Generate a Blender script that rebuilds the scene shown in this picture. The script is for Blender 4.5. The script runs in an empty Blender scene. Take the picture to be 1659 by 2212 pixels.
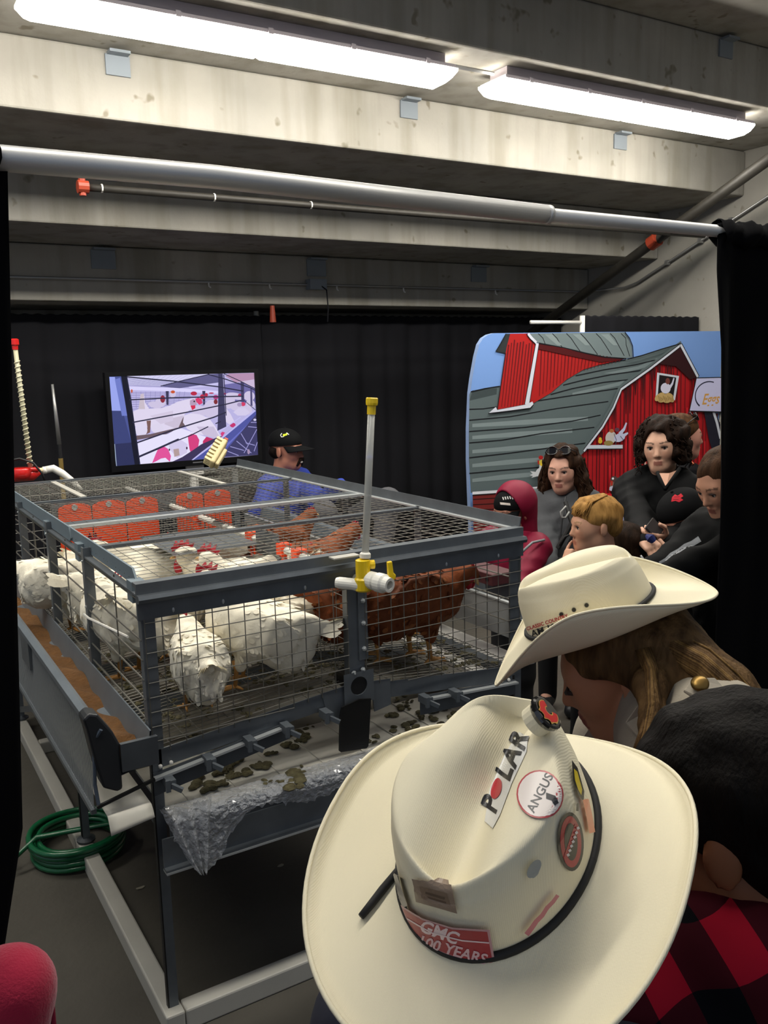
import bpy, bmesh, math, random
import numpy as np
from mathutils import Vector, Matrix, Euler
from mathutils.bvhtree import BVHTree

# ---------------------------------------------------------------- camera
SC = bpy.context.scene
COL = SC.collection
IW, IH, FPX = 1659.0, 2212.0, 1900.0
YAW, PITCH, ROLL = [math.radians(a) for a in (31.2, -9.55, -1.35)]
CAM = np.array([0.0, 0.0, 1.85])

def _axes():
    cy, sy, cp, sp = math.cos(YAW), math.sin(YAW), math.cos(PITCH), math.sin(PITCH)
    f = np.array([sy*cp, cy*cp, sp]); r = np.array([cy, -sy, 0.0]); u = np.cross(r, f)
    cr, sr = math.cos(ROLL), math.sin(ROLL)
    return cr*r + sr*u, -sr*r + cr*u, f
CR, CU, CF = _axes()
cd = bpy.data.cameras.new('camera')
cd.sensor_fit = 'HORIZONTAL'; cd.sensor_width = 36.0; cd.lens = 36.0*FPX/IW
cd.clip_start = 0.05; cd.clip_end = 100
cam = bpy.data.objects.new('camera', cd); COL.objects.link(cam)
cam.matrix_world = Matrix(((CR[0], CU[0], -CF[0], CAM[0]), (CR[1], CU[1], -CF[1], CAM[1]), (CR[2], CU[2], -CF[2], CAM[2]), (0, 0, 0, 1)))
SC.camera = cam

# ---------------------------------------------------------------- world, exposure
w = bpy.data.worlds.new('hall_air'); SC.world = w; w.use_nodes = True
w.node_tree.nodes['Background'].inputs[0].default_value = (0.74, 0.83, 1.0, 1)
w.node_tree.nodes['Background'].inputs[1].default_value = 0.38
SC.view_settings.view_transform = 'Standard'; SC.view_settings.look = 'None'
SC.view_settings.gamma = 1.0; SC.view_settings.use_curve_mapping = False
SC.view_settings.exposure = 0.0
LAMP_E = 38.0          # emission of the fluorescent lenses

def ray(x, y): return CF + CR*(x-IW/2)/FPX - CU*(y-IH/2)/FPX
def at(x, y, X=None, Y=None, Z=None, D=None):
    """photo pixel -> point of the room on a known plane (or at a known depth)"""
    d = ray(x, y)
    if D is not None: return CAM + d*D
    if X is not None: return CAM + d*(X-CAM[0])/d[0]
    if Y is not None: return CAM + d*(Y-CAM[1])/d[1]
    return CAM + d*(Z-CAM[2])/d[2]
# ---------------------------------------------------------------- materials
MATS = {}
def srgb(h):
    if isinstance(h, str):
        h = h.lstrip('#'); c = [int(h[i:i+2], 16)/255 for i in (0, 2, 4)]
        return tuple((v/12.92 if v <= 0.04045 else ((v+0.055)/1.055)**2.4) for v in c)
    return tuple(h)
def mat(name, col, rough=0.6, metal=0.0, var=0.0, vscale=8.0, bump=0.0, bscale=60.0, emit=0.0, spec=0.5, attr=False, alpha=1.0,
        trans=0.0, vcol=None, stretch=None, sheen=0.0, coat=0.0, weave=0.0, wscale=400.0, bdist=0.004):
    if name in MATS: return MATS[name]
    m = bpy.data.materials.new(name); m.use_nodes = True; nt = m.node_tree; N = nt.nodes; L = nt.links
    b = N['Principled BSDF']; c = srgb(col)
    b.inputs['Base Color'].default_value = (*c, 1); b.inputs['Roughness'].default_value = rough
    b.inputs['Metallic'].default_value = metal; b.inputs['Specular IOR Level'].default_value = spec
    if sheen: b.inputs['Sheen Weight'].default_value = sheen; b.inputs['Sheen Roughness'].default_value = 0.4
    if coat: b.inputs['Coat Weight'].default_value = coat
    if alpha < 1: b.inputs['Alpha'].default_value = alpha
    if trans: b.inputs['Transmission Weight'].default_value = trans
    tc = N.new('ShaderNodeTexCoord'); src = tc.outputs['Object']
    if stretch:
        mp = N.new('ShaderNodeMapping'); mp.inputs['Scale'].default_value = stretch; L.new(src, mp.inputs[0]); src = mp.outputs[0]
    colout = None
    if attr:
        a = N.new('ShaderNodeVertexColor'); a.layer_name = 'Col'; colout = a.outputs['Color']
    if var > 0:
        n = N.new('ShaderNodeTexNoise'); n.inputs['Scale'].default_value = vscale; n.inputs['Detail'].default_value = 5; L.new(src, n.inputs['Vector'])
        rp = N.new('ShaderNodeValToRGB'); rp.color_ramp.elements[0].position = 0.3; rp.color_ramp.elements[1].position = 0.7
        L.new(n.outputs['Fac'], rp.inputs[0])
        if attr:
            rp.color_ramp.elements[0].color = (1-var, 1-var, 1-var, 1); rp.color_ramp.elements[1].color = (1, 1, 1, 1)
            mx = N.new('ShaderNodeMix'); mx.data_type = 'RGBA'; mx.blend_type = 'MULTIPLY'; mx.inputs[0].default_value = 1
            L.new(colout, mx.inputs[6]); L.new(rp.outputs[0], mx.inputs[7]); colout = mx.outputs[2]
        else:
            d = srgb(vcol) if vcol else tuple(v*(1-var) for v in c)
            rp.color_ramp.elements[0].color = (*d, 1); rp.color_ramp.elements[1].color = (*c, 1); colout = rp.outputs[0]
    if colout is not None: L.new(colout, b.inputs['Base Color'])
    if emit:
        b.inputs['Emission Strength'].default_value = emit
        if colout is not None: L.new(colout, b.inputs['Emission Color'])
        else: b.inputs['Emission Color'].default_value = (*c, 1)
    if bump or weave:
        hgt = None
        if bump:
            n2 = N.new('ShaderNodeTexNoise'); n2.inputs['Scale'].default_value = bscale; n2.inputs['Detail'].default_value = 4; L.new(src, n2.inputs['Vector']); hgt = n2.outputs['Fac']
        if weave:
            wv = N.new('ShaderNodeTexWave'); wv.inputs['Scale'].default_value = wscale; wv.inputs['Distortion'].default_value = 0.6; L.new(src, wv.inputs['Vector'])
            if hgt is None: hgt = wv.outputs['Fac']
            else:
                ad = N.new('ShaderNodeMath'); ad.operation = 'ADD'; L.new(hgt, ad.inputs[0]); L.new(wv.outputs['Fac'], ad.inputs[1]); hgt = ad.outputs[0]
        bp = N.new('ShaderNodeBump'); bp.inputs['Strength'].default_value = max(bump, weave); bp.inputs['Distance'].default_value = bdist
        L.new(hgt, bp.inputs['Height']); L.new(bp.outputs[0], b.inputs['Normal'])
    MATS[name] = m
    return m

# ---------------------------------------------------------------- mesh builder
class MB:
    def __init__(s): s.v = []; s.f = []; s.m = []; s.c = None; s.mi = 0
    def add(s, vs, fs):
        o = len(s.v); s.v.extend([tuple(float(a) for a in p) for p in vs]); s.f.extend([tuple(i+o for i in f) for f in fs]); s.m.extend([s.mi]*len(fs)); return s
    def box(s, lo, hi):
        x0, y0, z0 = lo; x1, y1, z1 = hi
        return s.add([(x0,y0,z0),(x1,y0,z0),(x1,y1,z0),(x0,y1,z0),(x0,y0,z1),(x1,y0,z1),(x1,y1,z1),(x0,y1,z1)],
                     [(0,3,2,1),(4,5,6,7),(0,1,5,4),(1,2,6,5),(2,3,7,6),(3,0,4,7)])
    def bar(s, a, b, w, h, up=(0,0,1)):
        """box beam from a to b, w across and h along up"""
        a = Vector(a); b = Vector(b); d = (b-a).normalized(); upv = Vector(up)
        sx = d.cross(upv)
        if sx.length < 1e-5: sx = d.cross(Vector((1,0,0)))
        sx.normalize(); sz = sx.cross(d)
        q = [sx*(w/2*i)+sz*(h/2*j) for i, j in ((-1,-1),(1,-1),(1,1),(-1,1))]
        return s.add([a+p for p in q]+[b+p for p in q], [(3,2,1,0),(4,5,6,7),(0,1,5,4),(1,2,6,5),(2,3,7,6),(3,0,4,7)])
    def tube(s, pts, r, n=8, caps=True):
        P = [Vector(p) for p in pts]; k = len(P); R_ = r if hasattr(r, '__len__') else [r]*k
        t0 = (P[1]-P[0]).normalized(); ref = Vector((0,0,1)) if abs(t0.z) < 0.9 else Vector((1,0,0))
        nx = t0.cross(ref).normalized(); vs = []
        for i, p in enumerate(P):
            t = (P[min(i+1,k-1)]-P[max(i-1,0)])
            t = t.normalized() if t.length > 1e-9 else t0
            nx = (nx - t*nx.dot(t)); nx = nx.normalized() if nx.length > 1e-6 else t.orthogonal().normalized()
            ny = t.cross(nx)
            for j in range(n):
                a = 2*math.pi*j/n; vs.append(p+(nx*math.cos(a)+ny*math.sin(a))*R_[i])
        fs = [(i*n+j, i*n+(j+1)%n, (i+1)*n+(j+1)%n, (i+1)*n+j) for i in range(k-1) for j in range(n)]
        if caps: fs += [tuple(range(n-1,-1,-1)), tuple((k-1)*n+j for j in range(n))]
        return s.add(vs, fs)
    def prism(s, poly, d):
        """closed 3D polygon swept along vector d"""
        n = len(poly); d = Vector(d); P = [Vector(p) for p in poly]
        return s.add(P+[p+d for p in P], [tuple(range(n-1,-1,-1)), tuple(range(n,2*n))]+[(i,(i+1)%n,(i+1)%n+n,i+n) for i in range(n)])
    def lathe(s, prof, c, axis=(0,0,1), n=16, caps=True):
        ax = Vector(axis).normalized(); c = Vector(c); e1 = ax.orthogonal().normalized(); e2 = ax.cross(e1); vs = []
        for r, z in prof:
            for j in range(n):
                a = 2*math.pi*j/n; vs.append(c+ax*z+(e1*math.cos(a)+e2*math.sin(a))*r)
        k = len(prof)
        fs = [(i*n+j, i*n+(j+1)%n, (i+1)*n+(j+1)%n, (i+1)*n+j) for i in range(k-1) for j in range(n)]
        if caps: fs += [tuple(range(n-1,-1,-1)), tuple((k-1)*n+j for j in range(n))]
        return s.add(vs, fs)
    def ball(s, c, r, n=12, m=8, rot=None):
        if not hasattr(r, '__len__'): r = (r, r, r)
        vs = []; 
        for i in range(m+1):
            th = math.pi*i/m
            for j in range(n):
                ph = 2*math.pi*j/n; p = Vector((r[0]*math.sin(th)*math.cos(ph), r[1]*math.sin(th)*math.sin(ph), r[2]*math.cos(th)))
                if rot is not None: p = rot @ p
                vs.append(p+Vector(c))
        fs = [(i*n+j, (i+1)*n+j, (i+1)*n+(j+1)%n, i*n+(j+1)%n) for i in range(m) for j in range(n)]
        return s.add(vs, fs)
    def grid(s, fn, nu, nv, closed_u=False):
        vs = [fn(i/(nu-(0 if closed_u else 1)), j/(nv-1)) for j in range(nv) for i in range(nu)]
        fs = [(j*nu+i, j*nu+(i+1)%nu, (j+1)*nu+(i+1)%nu, (j+1)*nu+i) for j in range(nv-1) for i in range(nu if closed_u else nu-1)]
        return s.add(vs, fs)
    def mesh(s, name, material=None, smooth=False):
        me = bpy.data.meshes.new(name); me.from_pydata(s.v, [], s.f); me.update()
        mm = material if isinstance(material, (list, tuple)) else [material]
        for q in mm:
            if q: me.materials.append(q)
        if len(mm) > 1: me.polygons.foreach_set('material_index', s.m)
        if smooth: me.polygons.foreach_set('use_smooth', [True]*len(me.polygons))
        return me
    def build(s, name, material=None, parent=None, smooth=False, **k):
        return link(name, s.mesh(name, material, smooth), parent, **k)

def link(name, me, parent=None, label=None, cat=None, group=None, kind=None, loc=None, rot=None, mw=None):
    o = bpy.data.objects.new(name, me); COL.objects.link(o)
    if parent is not None:
        o.parent = parent
        if parent.get('_w'): o.matrix_parent_inverse = parent.matrix_basis.inverted()
    if loc is not None: o.location = loc
    if rot is not None: o.rotation_euler = rot
    if mw is not None: o.matrix_basis = mw
    return tag(o, label, cat, group, kind)
def tag(o, label=None, cat=None, group=None, kind=None):
    if label: o['label'] = label
    if cat: o['category'] = cat
    if group: o['group'] = group
    if kind: o['kind'] = kind
    return o
def empty(name, loc, label, cat, group=None, world_parts=True, rot=None):
    """root of a thing; its parts are given in world coordinates when world_parts"""
    o = bpy.data.objects.new(name, None); COL.objects.link(o); o.location = loc; o.empty_display_size = 0.05
    if rot is not None: o.rotation_euler = rot
    if world_parts: o['_w'] = 1
    return tag(o, label, cat, group)
def bev(o, w=0.003, seg=2):
    m = o.modifiers.new('bevel', 'BEVEL'); m.width = w; m.segments = seg; m.limit_method = 'ANGLE'; m.angle_limit = math.radians(40); return o
def smooth_shade(me):
    me.polygons.foreach_set('use_smooth', [True]*len(me.polygons))

# ---------------------------------------------------------------- implicit surfaces (smooth unions -> one continuous mesh)
def _sd(pr, X, Y, Z):
    k = pr[0]
    if k == 'c':
        a = np.array(pr[1], float); b = np.array(pr[3], float); r0, r1 = pr[2], pr[4]; d = b-a; L2 = max(d@d, 1e-12)
        px, py, pz = X-a[0], Y-a[1], Z-a[2]
        t = np.clip((px*d[0]+py*d[1]+pz*d[2])/L2, 0, 1)
        return np.sqrt((px-t*d[0])**2+(py-t*d[1])**2+(pz-t*d[2])**2)-(r0+(r1-r0)*t)
    c = np.array(pr[1], float); r = np.array(pr[2], float); px, py, pz = X-c[0], Y-c[1], Z-c[2]
    if len(pr) > 3 and pr[3] is not None:
        M = np.array(pr[3]); px, py, pz = (M[0,0]*px+M[1,0]*py+M[2,0]*pz, M[0,1]*px+M[1,1]*py+M[2,1]*pz, M[0,2]*px+M[1,2]*py+M[2,2]*pz)
    k0 = np.sqrt((px/r[0])**2+(py/r[1])**2+(pz/r[2])**2)
    k1 = np.sqrt((px/r[0]**2)**2+(py/r[1]**2)**2+(pz/r[2]**2)**2)
    return np.where(k1 > 1e-9, k0*(k0-1)/np.maximum(k1, 1e-9), -r.min())
def _bb(pr):
    if pr[0] == 'c':
        a = np.array(pr[1], float); b = np.array(pr[3], float)
        return np.minimum(a-pr[2], b-pr[4]), np.maximum(a+pr[2], b+pr[4])
    c = np.array(pr[1], float); r = np.array(pr[2], float)
    if len(pr) > 3 and pr[3] is not None: r = np.abs(np.array(pr[3])) @ r
    return c-r, c+r
def sdf_mesh(name, prims, vox=0.008, k=0.02, neg=(), kneg=0.008, fine=None, noise=None, material=None, col=None, clip=None):
    """prims: ('c',a,ra,b,rb) tapered capsules and ('e',centre,radii,rot) ellipsoids, smoothly joined; fine=(lo,hi,voxel)"""
    lo = np.min([_bb(p)[0] for p in prims], axis=0)-2.5*vox; hi = np.max([_bb(p)[1] for p in prims], axis=0)+2.5*vox
    ax = []
    for i in range(3):
        if fine is None: ax.append(np.arange(lo[i], hi[i]+vox, vox))
        else:
            fl, fh, fv = max(fine[0][i], lo[i]), min(fine[1][i], hi[i]), fine[2]
            A = np.arange(lo[i], fl-1e-6, vox); B = np.arange(fl, fh, fv); C_ = np.arange(fh, hi[i]+vox, vox)
            ax.append(np.concatenate([A, B, C_]))
    x, y, z = ax; D = np.full((len(x), len(y), len(z)), 1.0, np.float32)
    def apply(p, kk, sub):
        b0, b1 = _bb(p); mg = kk+3*vox
        sl = [slice(max(0, np.searchsorted(a, b0[i]-mg)-1), min(len(a), np.searchsorted(a, b1[i]+mg)+1)) for i, a in enumerate(ax)]
        if any(s_.stop-s_.start < 1 for s_ in sl): return
        X, Y, Z = np.meshgrid(x[sl[0]], y[sl[1]], z[sl[2]], indexing='ij', sparse=True)
        d = _sd(p, X, Y, Z); e = D[sl[0], sl[1], sl[2]]
        if sub:
            d = -d; h = np.maximum(kk-np.abs(e-d), 0)/kk; D[sl[0], sl[1], sl[2]] = np.maximum(e, d)+h*h*kk/4
        else:
            h = np.maximum(kk-np.abs(e-d), 0)/kk; D[sl[0], sl[1], sl[2]] = np.minimum(e, d)-h*h*kk/4
    for p in prims: apply(p, p[5] if (p[0] == 'c' and len(p) > 5) else (p[4] if (p[0] == 'e' and len(p) > 4) else k), False)
    for p in neg: apply(p, kneg, True)
    if noise is not None or clip is not None:
        X, Y, Z = np.meshgrid(x, y, z, indexing='ij', sparse=True)
        if noise is not None: D += noise(X, Y, Z)
        if clip is not None: D = np.maximum(D, clip(X, Y, Z))
    D[0] = 1; D[-1] = 1; D[:, 0] = 1; D[:, -1] = 1; D[:, :, 0] = 1; D[:, :, -1] = 1
    S = D < 0
    nx, ny, nz = D.shape
    acc = np.zeros((nx-1, ny-1, nz-1, 3), np.float32); cnt = np.zeros((nx-1, ny-1, nz-1), np.int16)
    def edges(axis):
        sl0 = [slice(None)]*3; sl1 = [slice(None)]*3; sl0[axis] = slice(0, -1); sl1[axis] = slice(1, None)
        a = D[tuple(sl0)]; b = D[tuple(sl1)]; ch = S[tuple(sl0)] != S[tuple(sl1)]
        I = np.argwhere(ch); va = a[ch]; vb = b[ch]; t = va/(va-vb); return I, t
    E = []
    for axis in range(3):
        I, t = edges(axis); E.append(I)
        P = np.stack([x[I[:, 0]], y[I[:, 1]], z[I[:, 2]]], 1).astype(np.float32)
        A_ = ax[axis]; P[:, axis] = A_[I[:, axis]]+t*(A_[I[:, axis]+1]-A_[I[:, axis]])
        o1, o2 = [i for i in range(3) if i != axis]
        for d1 in (0, 1):
            for d2 in (0, 1):
                J = I.copy(); J[:, o1] -= d1; J[:, o2] -= d2
                ok = (J >= 0).all(1) & (J[:, 0] < nx-1) & (J[:, 1] < ny-1) & (J[:, 2] < nz-1)
                J_ = J[ok]; np.add.at(acc, (J_[:, 0], J_[:, 1], J_[:, 2]), P[ok]); np.add.at(cnt, (J_[:, 0], J_[:, 1], J_[:, 2]), 1)
    has = cnt > 0; idx = np.full(cnt.shape, -1, np.int64); idx[has] = np.arange(has.sum()); V = acc[has]/cnt[has][:, None]
    F = []
    for axis in range(3):
        I = E[axis]; o1, o2 = [(1, 2), (2, 0), (0, 1)][axis]
        ok = (I[:, o1] > 0) & (I[:, o2] > 0); I = I[ok]
        def cell(d1, d2):
            J = I.copy(); J[:, o1] -= d1; J[:, o2] -= d2; return idx[J[:, 0], J[:, 1], J[:, 2]]
        q = np.stack([cell(0, 0), cell(1, 0), cell(1, 1), cell(0, 1)], 1)
        s0 = S[I[:, 0], I[:, 1], I[:, 2]]; q[~s0] = q[~s0][:, ::-1]; F.append(q)
    F = np.concatenate(F); F = F[(F >= 0).all(1)]
    me = bpy.data.meshes.new(name); me.vertices.add(len(V)); me.vertices.foreach_set('co', V.astype(np.float32).ravel())
    me.loops.add(len(F)*4); me.loops.foreach_set('vertex_index', F.astype(np.int32).ravel())
    me.polygons.add(len(F)); me.polygons.foreach_set('loop_start', np.arange(0, len(F)*4, 4, dtype=np.int32)); me.polygons.foreach_set('loop_total', np.full(len(F), 4, np.int32))
    me.update(calc_edges=True); me.validate(); smooth_shade(me)
    if material: me.materials.append(material)
    if col is not None:
        C = np.ones((len(V), 4), np.float32); C[:, :3] = col(V)
        a = me.color_attributes.new('Col', 'FLOAT_COLOR', 'POINT'); a.data.foreach_set('color', C.ravel())
    return me
def xform(prims, M):
    """move prims by a 4x4 matrix"""
    M = np.array(M); R3 = M[:3, :3]; out = []
    for p in prims:
        if p[0] == 'c':
            q = list(p); q[1] = R3 @ np.array(p[1], float)+M[:3, 3]; q[3] = R3 @ np.array(p[3], float)+M[:3, 3]; out.append(tuple(q))
        else:
            q = list(p); q[1] = R3 @ np.array(p[1], float)+M[:3, 3]; r0 = np.array(p[3]) if len(p) > 3 and p[3] is not None else np.eye(3)
            q = q[:3]+[R3 @ r0]+list(p[4:]); out.append(tuple(q))
    return out
def rotm(rx=0, ry=0, rz=0): return np.array(Euler((math.radians(rx), math.radians(ry), math.radians(rz))).to_matrix())
def frame(loc, rx=0, ry=0, rz=0, s=1.0):
    M = np.eye(4); M[:3, :3] = rotm(rx, ry, rz)*s; M[:3, 3] = loc; return M

# ---------------------------------------------------------------- flat print: coloured polygons with strokes, on a plane or wrapped on a surface
def tri_poly(pts):
    from mathutils.geometry import tessellate_polygon
    return tessellate_polygon([[Vector((p[0], p[1], 0)) for p in pts]])
class Art:
    """collects 2D coloured shapes in drawing order"""
    def __init__(s): s.t = []
    def poly(s, pts, col): s.t.append(([tuple(p) for p in pts], tri_poly(pts), srgb(col))); return s
    def ell(s, cx, cy, rx, ry, col, n=28, rot=0):
        c, q = math.cos(rot), math.sin(rot)
        return s.poly([(cx+rx*math.cos(a)*c-ry*math.sin(a)*q, cy+rx*math.cos(a)*q+ry*math.sin(a)*c) for a in [2*math.pi*i/n for i in range(n)]], col)
    def line(s, pts, w, col, w2=None):
        n = len(pts); L_, R_ = [], []
        for i in range(n):
            a = pts[max(i-1, 0)]; b = pts[min(i+1, n-1)]; dx, dy = b[0]-a[0], b[1]-a[1]; l = math.hypot(dx, dy) or 1
            ww = (w+( (w2 if w2 is not None else w)-w)*i/max(n-1, 1))/2
            L_.append((pts[i][0]-dy/l*ww, pts[i][1]+dx/l*ww)); R_.append((pts[i][0]+dy/l*ww, pts[i][1]-dx/l*ww))
        vs = L_+R_; fs = []
        for i in range(n-1): fs += [(i, i+1, n+i+1), (i, n+i+1, n+i)]
        s.t.append((vs, fs, srgb(col))); return s
    def text(s, txt, cx, cy, size, col, rot=0.0, bold=0.0, shear=0.0, sx=1.0, align='CENTER'):
        cu = bpy.data.curves.new('tmp', 'FONT'); cu.body = txt; cu.size = size; cu.align_x = align; cu.align_y = 'CENTER'; cu.resolution_u = 3
        cu.offset = bold; cu.shear = shear; cu.fill_mode = 'FRONT'
        o = bpy.data.objects.new('tmp', cu); COL.objects.link(o); dg = bpy.context.evaluated_depsgraph_get(); dg.update()
        me = bpy.data.meshes.new_from_object(o.evaluated_get(dg)); c, q = math.cos(rot), math.sin(rot)
        vs = [(cx+v.co.x*sx*c-v.co.y*q, cy+v.co.x*sx*q+v.co.y*c) for v in me.vertices]; me.calc_loop_triangles()
        fs = [tuple(t.vertices) for t in me.loop_triangles]
        bpy.data.objects.remove(o); bpy.data.curves.remove(cu); bpy.data.meshes.remove(me)
        if fs: s.t.append((vs, fs, srgb(col)))
        return s
    def mesh(s, name, material, fn, step=0.00025, maxlen=None):
        """fn(u, v, h) -> 3D point, h the height of the print layer"""
        V, F, C = [], [], []
        for i, (vs, fs, col) in enumerate(s.t):
            if maxlen:
                vs, fs = subdiv(vs, fs, maxlen)
            o = len(V); V += [tuple(fn(p[0], p[1], step*(i+1))) for p in vs]; C += [(*col, 1)]*len(vs)
            for f in fs: F.append(tuple(q+o for q in f))
        me = bpy.data.meshes.new(name); me.from_pydata(V, [], F); me.update()
        a = me.color_attributes.new('Col', 'FLOAT_COLOR', 'POINT'); a.data.foreach_set('color', np.array(C, np.float32).ravel())
        me.materials.append(material); return me
def subdiv(vs, fs, ml):
    vs = list(vs); out = []; stack = [tuple(f) for f in fs]; cache = {}
    while stack:
        f = stack.pop(); e = [(math.dist(vs[f[i]], vs[f[(i+1) % 3]]), i) for i in range(3)]; l, i = max(e)
        if l <= ml: out.append(f); continue
        a, b, c = f[i], f[(i+1) % 3], f[(i+2) % 3]; key = (min(a, b), max(a, b))
        if key not in cache: vs.append(((vs[a][0]+vs[b][0])/2, (vs[a][1]+vs[b][1])/2)); cache[key] = len(vs)-1
        m = cache[key]; stack += [(a, m, c), (m, b, c)]
    return vs, out
# ================================================================ THE ROOM
def concrete(name, c1, c2, streak=True, pit=True, rough=0.85):
    m = bpy.data.materials.new(name); m.use_nodes = True; nt = m.node_tree; N = nt.nodes; L = nt.links; b = N['Principled BSDF']; b.inputs['Roughness'].default_value = rough
    b.inputs['Specular IOR Level'].default_value = 0.25
    tc = N.new('ShaderNodeTexCoord')
    def noise(scale, sc, det=6):
        mp = N.new('ShaderNodeMapping'); mp.inputs['Scale'].default_value = sc; L.new(tc.outputs['Object'], mp.inputs[0])
        n = N.new('ShaderNodeTexNoise'); n.inputs['Scale'].default_value = scale; n.inputs['Detail'].default_value = det; L.new(mp.outputs[0], n.inputs['Vector']); return n.outputs['Fac']
    def ramp(f, p0, p1, a, bb):
        r = N.new('ShaderNodeValToRGB'); r.color_ramp.elements[0].position = p0; r.color_ramp.elements[1].position = p1
        r.color_ramp.elements[0].color = a; r.color_ramp.elements[1].color = bb; L.new(f, r.inputs[0]); return r.outputs[0]
    def mul(a, bb):
        x = N.new('ShaderNodeMix'); x.data_type = 'RGBA'; x.blend_type = 'MULTIPLY'; x.inputs[0].default_value = 1; L.new(a, x.inputs[6]); L.new(bb, x.inputs[7]); return x.outputs[2]
    c = ramp(noise(1.6, (1, 1, 1)), 0.3, 0.7, (*srgb(c2), 1), (*srgb(c1), 1))
    if streak: c = mul(c, ramp(noise(3.0, (2.2, 2.2, 0.18)), 0.35, 0.55, (0.78, 0.77, 0.73, 1), (1, 1, 1, 1)))
    if pit: c = mul(c, ramp(noise(9, (1, 1, 1), 2), 0.27, 0.33, (0.6, 0.57, 0.5, 1), (1, 1, 1, 1)))
    L.new(c, b.inputs['Base Color'])
    bp = N.new('ShaderNodeBump'); bp.inputs['Strength'].default_value = 0.25; bp.inputs['Distance'].default_value = 0.01; L.new(noise(25, (1, 1, 1)), bp.inputs['Height']); L.new(bp.outputs[0], b.inputs['Normal'])
    return m
M_CONC = concrete('cast_concrete', '#a8a49a', '#918e86')
M_WALL = concrete('wall_concrete', '#a5a198', '#928f86', streak=False)
M_FLOOR = concrete('floor_concrete', '#524f48', '#44413b', streak=False, pit=False, rough=0.6)
M_PLATE = mat('grey_primer_plate', '#7d858c', 0.6, 0.2)
M_ALU = mat('brushed_aluminium', '#c4c4c2', 0.45, 0.55, bump=0.05, bscale=300)
M_BLK = mat('black_polyester_drape', '#131318', 0.85, var=0.25, vscale=3, spec=0.25)
M_BLK2 = mat('black_velour_drape', '#060608', 0.95, var=0.2, vscale=3, spec=0.1)
M_IRON = mat('black_iron_pipe', '#35322c', 0.55, 0.2, var=0.3, vscale=20)
M_RED = mat('red_enamel', '#9a3a22', 0.5)
M_WHITEM = mat('white_enamel', '#d5d3cc', 0.4)
M_GALVC = mat('conduit_steel', '#9a9a98', 0.4, 0.7)

STEP, RISE = 0.872, 0.395
XW = 6.4
LEV = {}                                              # soffit height of every tier
def tier(k):                                          # k=0 is the tier lit by the lamps
    z = {0: 3.124, 1: 3.47, -1: 2.725, -2: 2.338, -3: 1.99, 2: 3.84}.get(k, 3.84+0.395*(k-2)); return 4.82-STEP*k, z
tiers = {}
for k in range(6, -4, -1):
    y0, z0 = tier(k); z1 = tier(k+1)[1]
    b = MB().box((-5.0, y0, z0), (XW-0.005, y0+STEP+0.12, z1-0.004))
    tiers[k] = b.build('ceiling', M_CONC, kind='structure')
    bev(tiers[k], 0.012)
def brackets(k, xs, w=0.125, h=0.10):
    y0, z0 = tier(k); zt = tier(k+1)[1]
    for x in xs:
        b = MB().box((x, y0-0.012, zt-h-0.03), (x+w, y0+0.01, zt-0.03)).box((x+0.01, y0-0.07, zt-0.034), (x+w-0.01, y0-0.004, zt-0.02))
        b.build('bracket', M_PLATE, tiers[k])
brackets(0, (1.32, 3.10, 4.92)); brackets(1, (2.9, 4.93)); brackets(-2, (1.6, 3.3, 4.95), 0.17, 0.13); brackets(-1, (1.45, 3.2))
MB().box((XW, -6, -0.2), (XW+0.3, 9.0, 8)).build('wall_right', M_WALL, kind='structure')
MB().box((-5.0, 8.35, -0.2), (XW, 8.6, 3)).build('wall_back', M_WALL, kind='structure')
MB().box((-5.0, -6, -0.25), (XW+0.3, 8.6, 0.0)).build('floor', M_FLOOR, kind='structure')

# ---------------------------------------------------------------- fluorescent fixtures under the tier soffits
M_LENS = mat('lit_lamp_lens', (1.0, 0.955, 0.87), 0.4, emit=LAMP_E)
M_HOUS = mat('lamp_housing', '#b9b0b4', 0.5)
def lamp(x0, x1, y, zs, label, group='fluorescent lamps under the concrete tiers'):
    r = empty('fluorescent_lamp', (0.5*(x0+x1), y, zs), label, 'lamp', group)
    MB().box((x0+0.02, y-0.116, zs-0.078), (x1-0.02, y+0.116, zs-0.062)).box((x0+0.06, y-0.075, zs-0.062), (x1-0.06, y+0.075, zs-0.002)).build('housing', M_HOUS, r)
    xm = 0.5*(x0+x1)
    for a, b in ((x0, xm-0.004), (xm+0.004, x1)):
        # bowl-shaped lens: rim plate and sloped ends
        ring = [(-0.108, -0.001, 0.0), (-0.108, -0.014, 0.0), (-0.095, -0.05, 0.03), (-0.06, -0.07, 0.05), (0.06, -0.07, 0.05), (0.095, -0.05, 0.03), (0.108, -0.014, 0.0), (0.108, -0.001, 0.0)]
        m = MB(); n = len(ring)
        lft = [(a+(ins if a == x0 else ins*0.25), y+dy, zs-0.075+dz) for dy, dz, ins in ring]
        rgt = [(b-(ins if b == x1 else ins*0.25), y+dy, zs-0.075+dz) for dy, dz, ins in ring]
        m.add(lft+rgt, [(i, (i+1) % n, (i+1) % n+n, i+n) for i in range(n)]+[tuple(range(n-1, -1, -1)), tuple(range(n, 2*n))])
        m.build('lens', M_LENS, r)
    for i in range(5):
        xx = x0+0.2+(x1-x0-0.4)*i/4
        MB().box((xx-0.012, y-0.123, zs-0.084), (xx+0.012, y-0.108, zs-0.058)).build('clip', M_HOUS, r)
    return r
ZS1 = 3.47
lamp(0.80, 2.98, 4.16, ZS1, 'long lit fluorescent ceiling lamp, the left of the two')
lamp(3.28, 5.46, 4.16, ZS1, 'lit fluorescent ceiling lamp ending near the right concrete wall')
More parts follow.
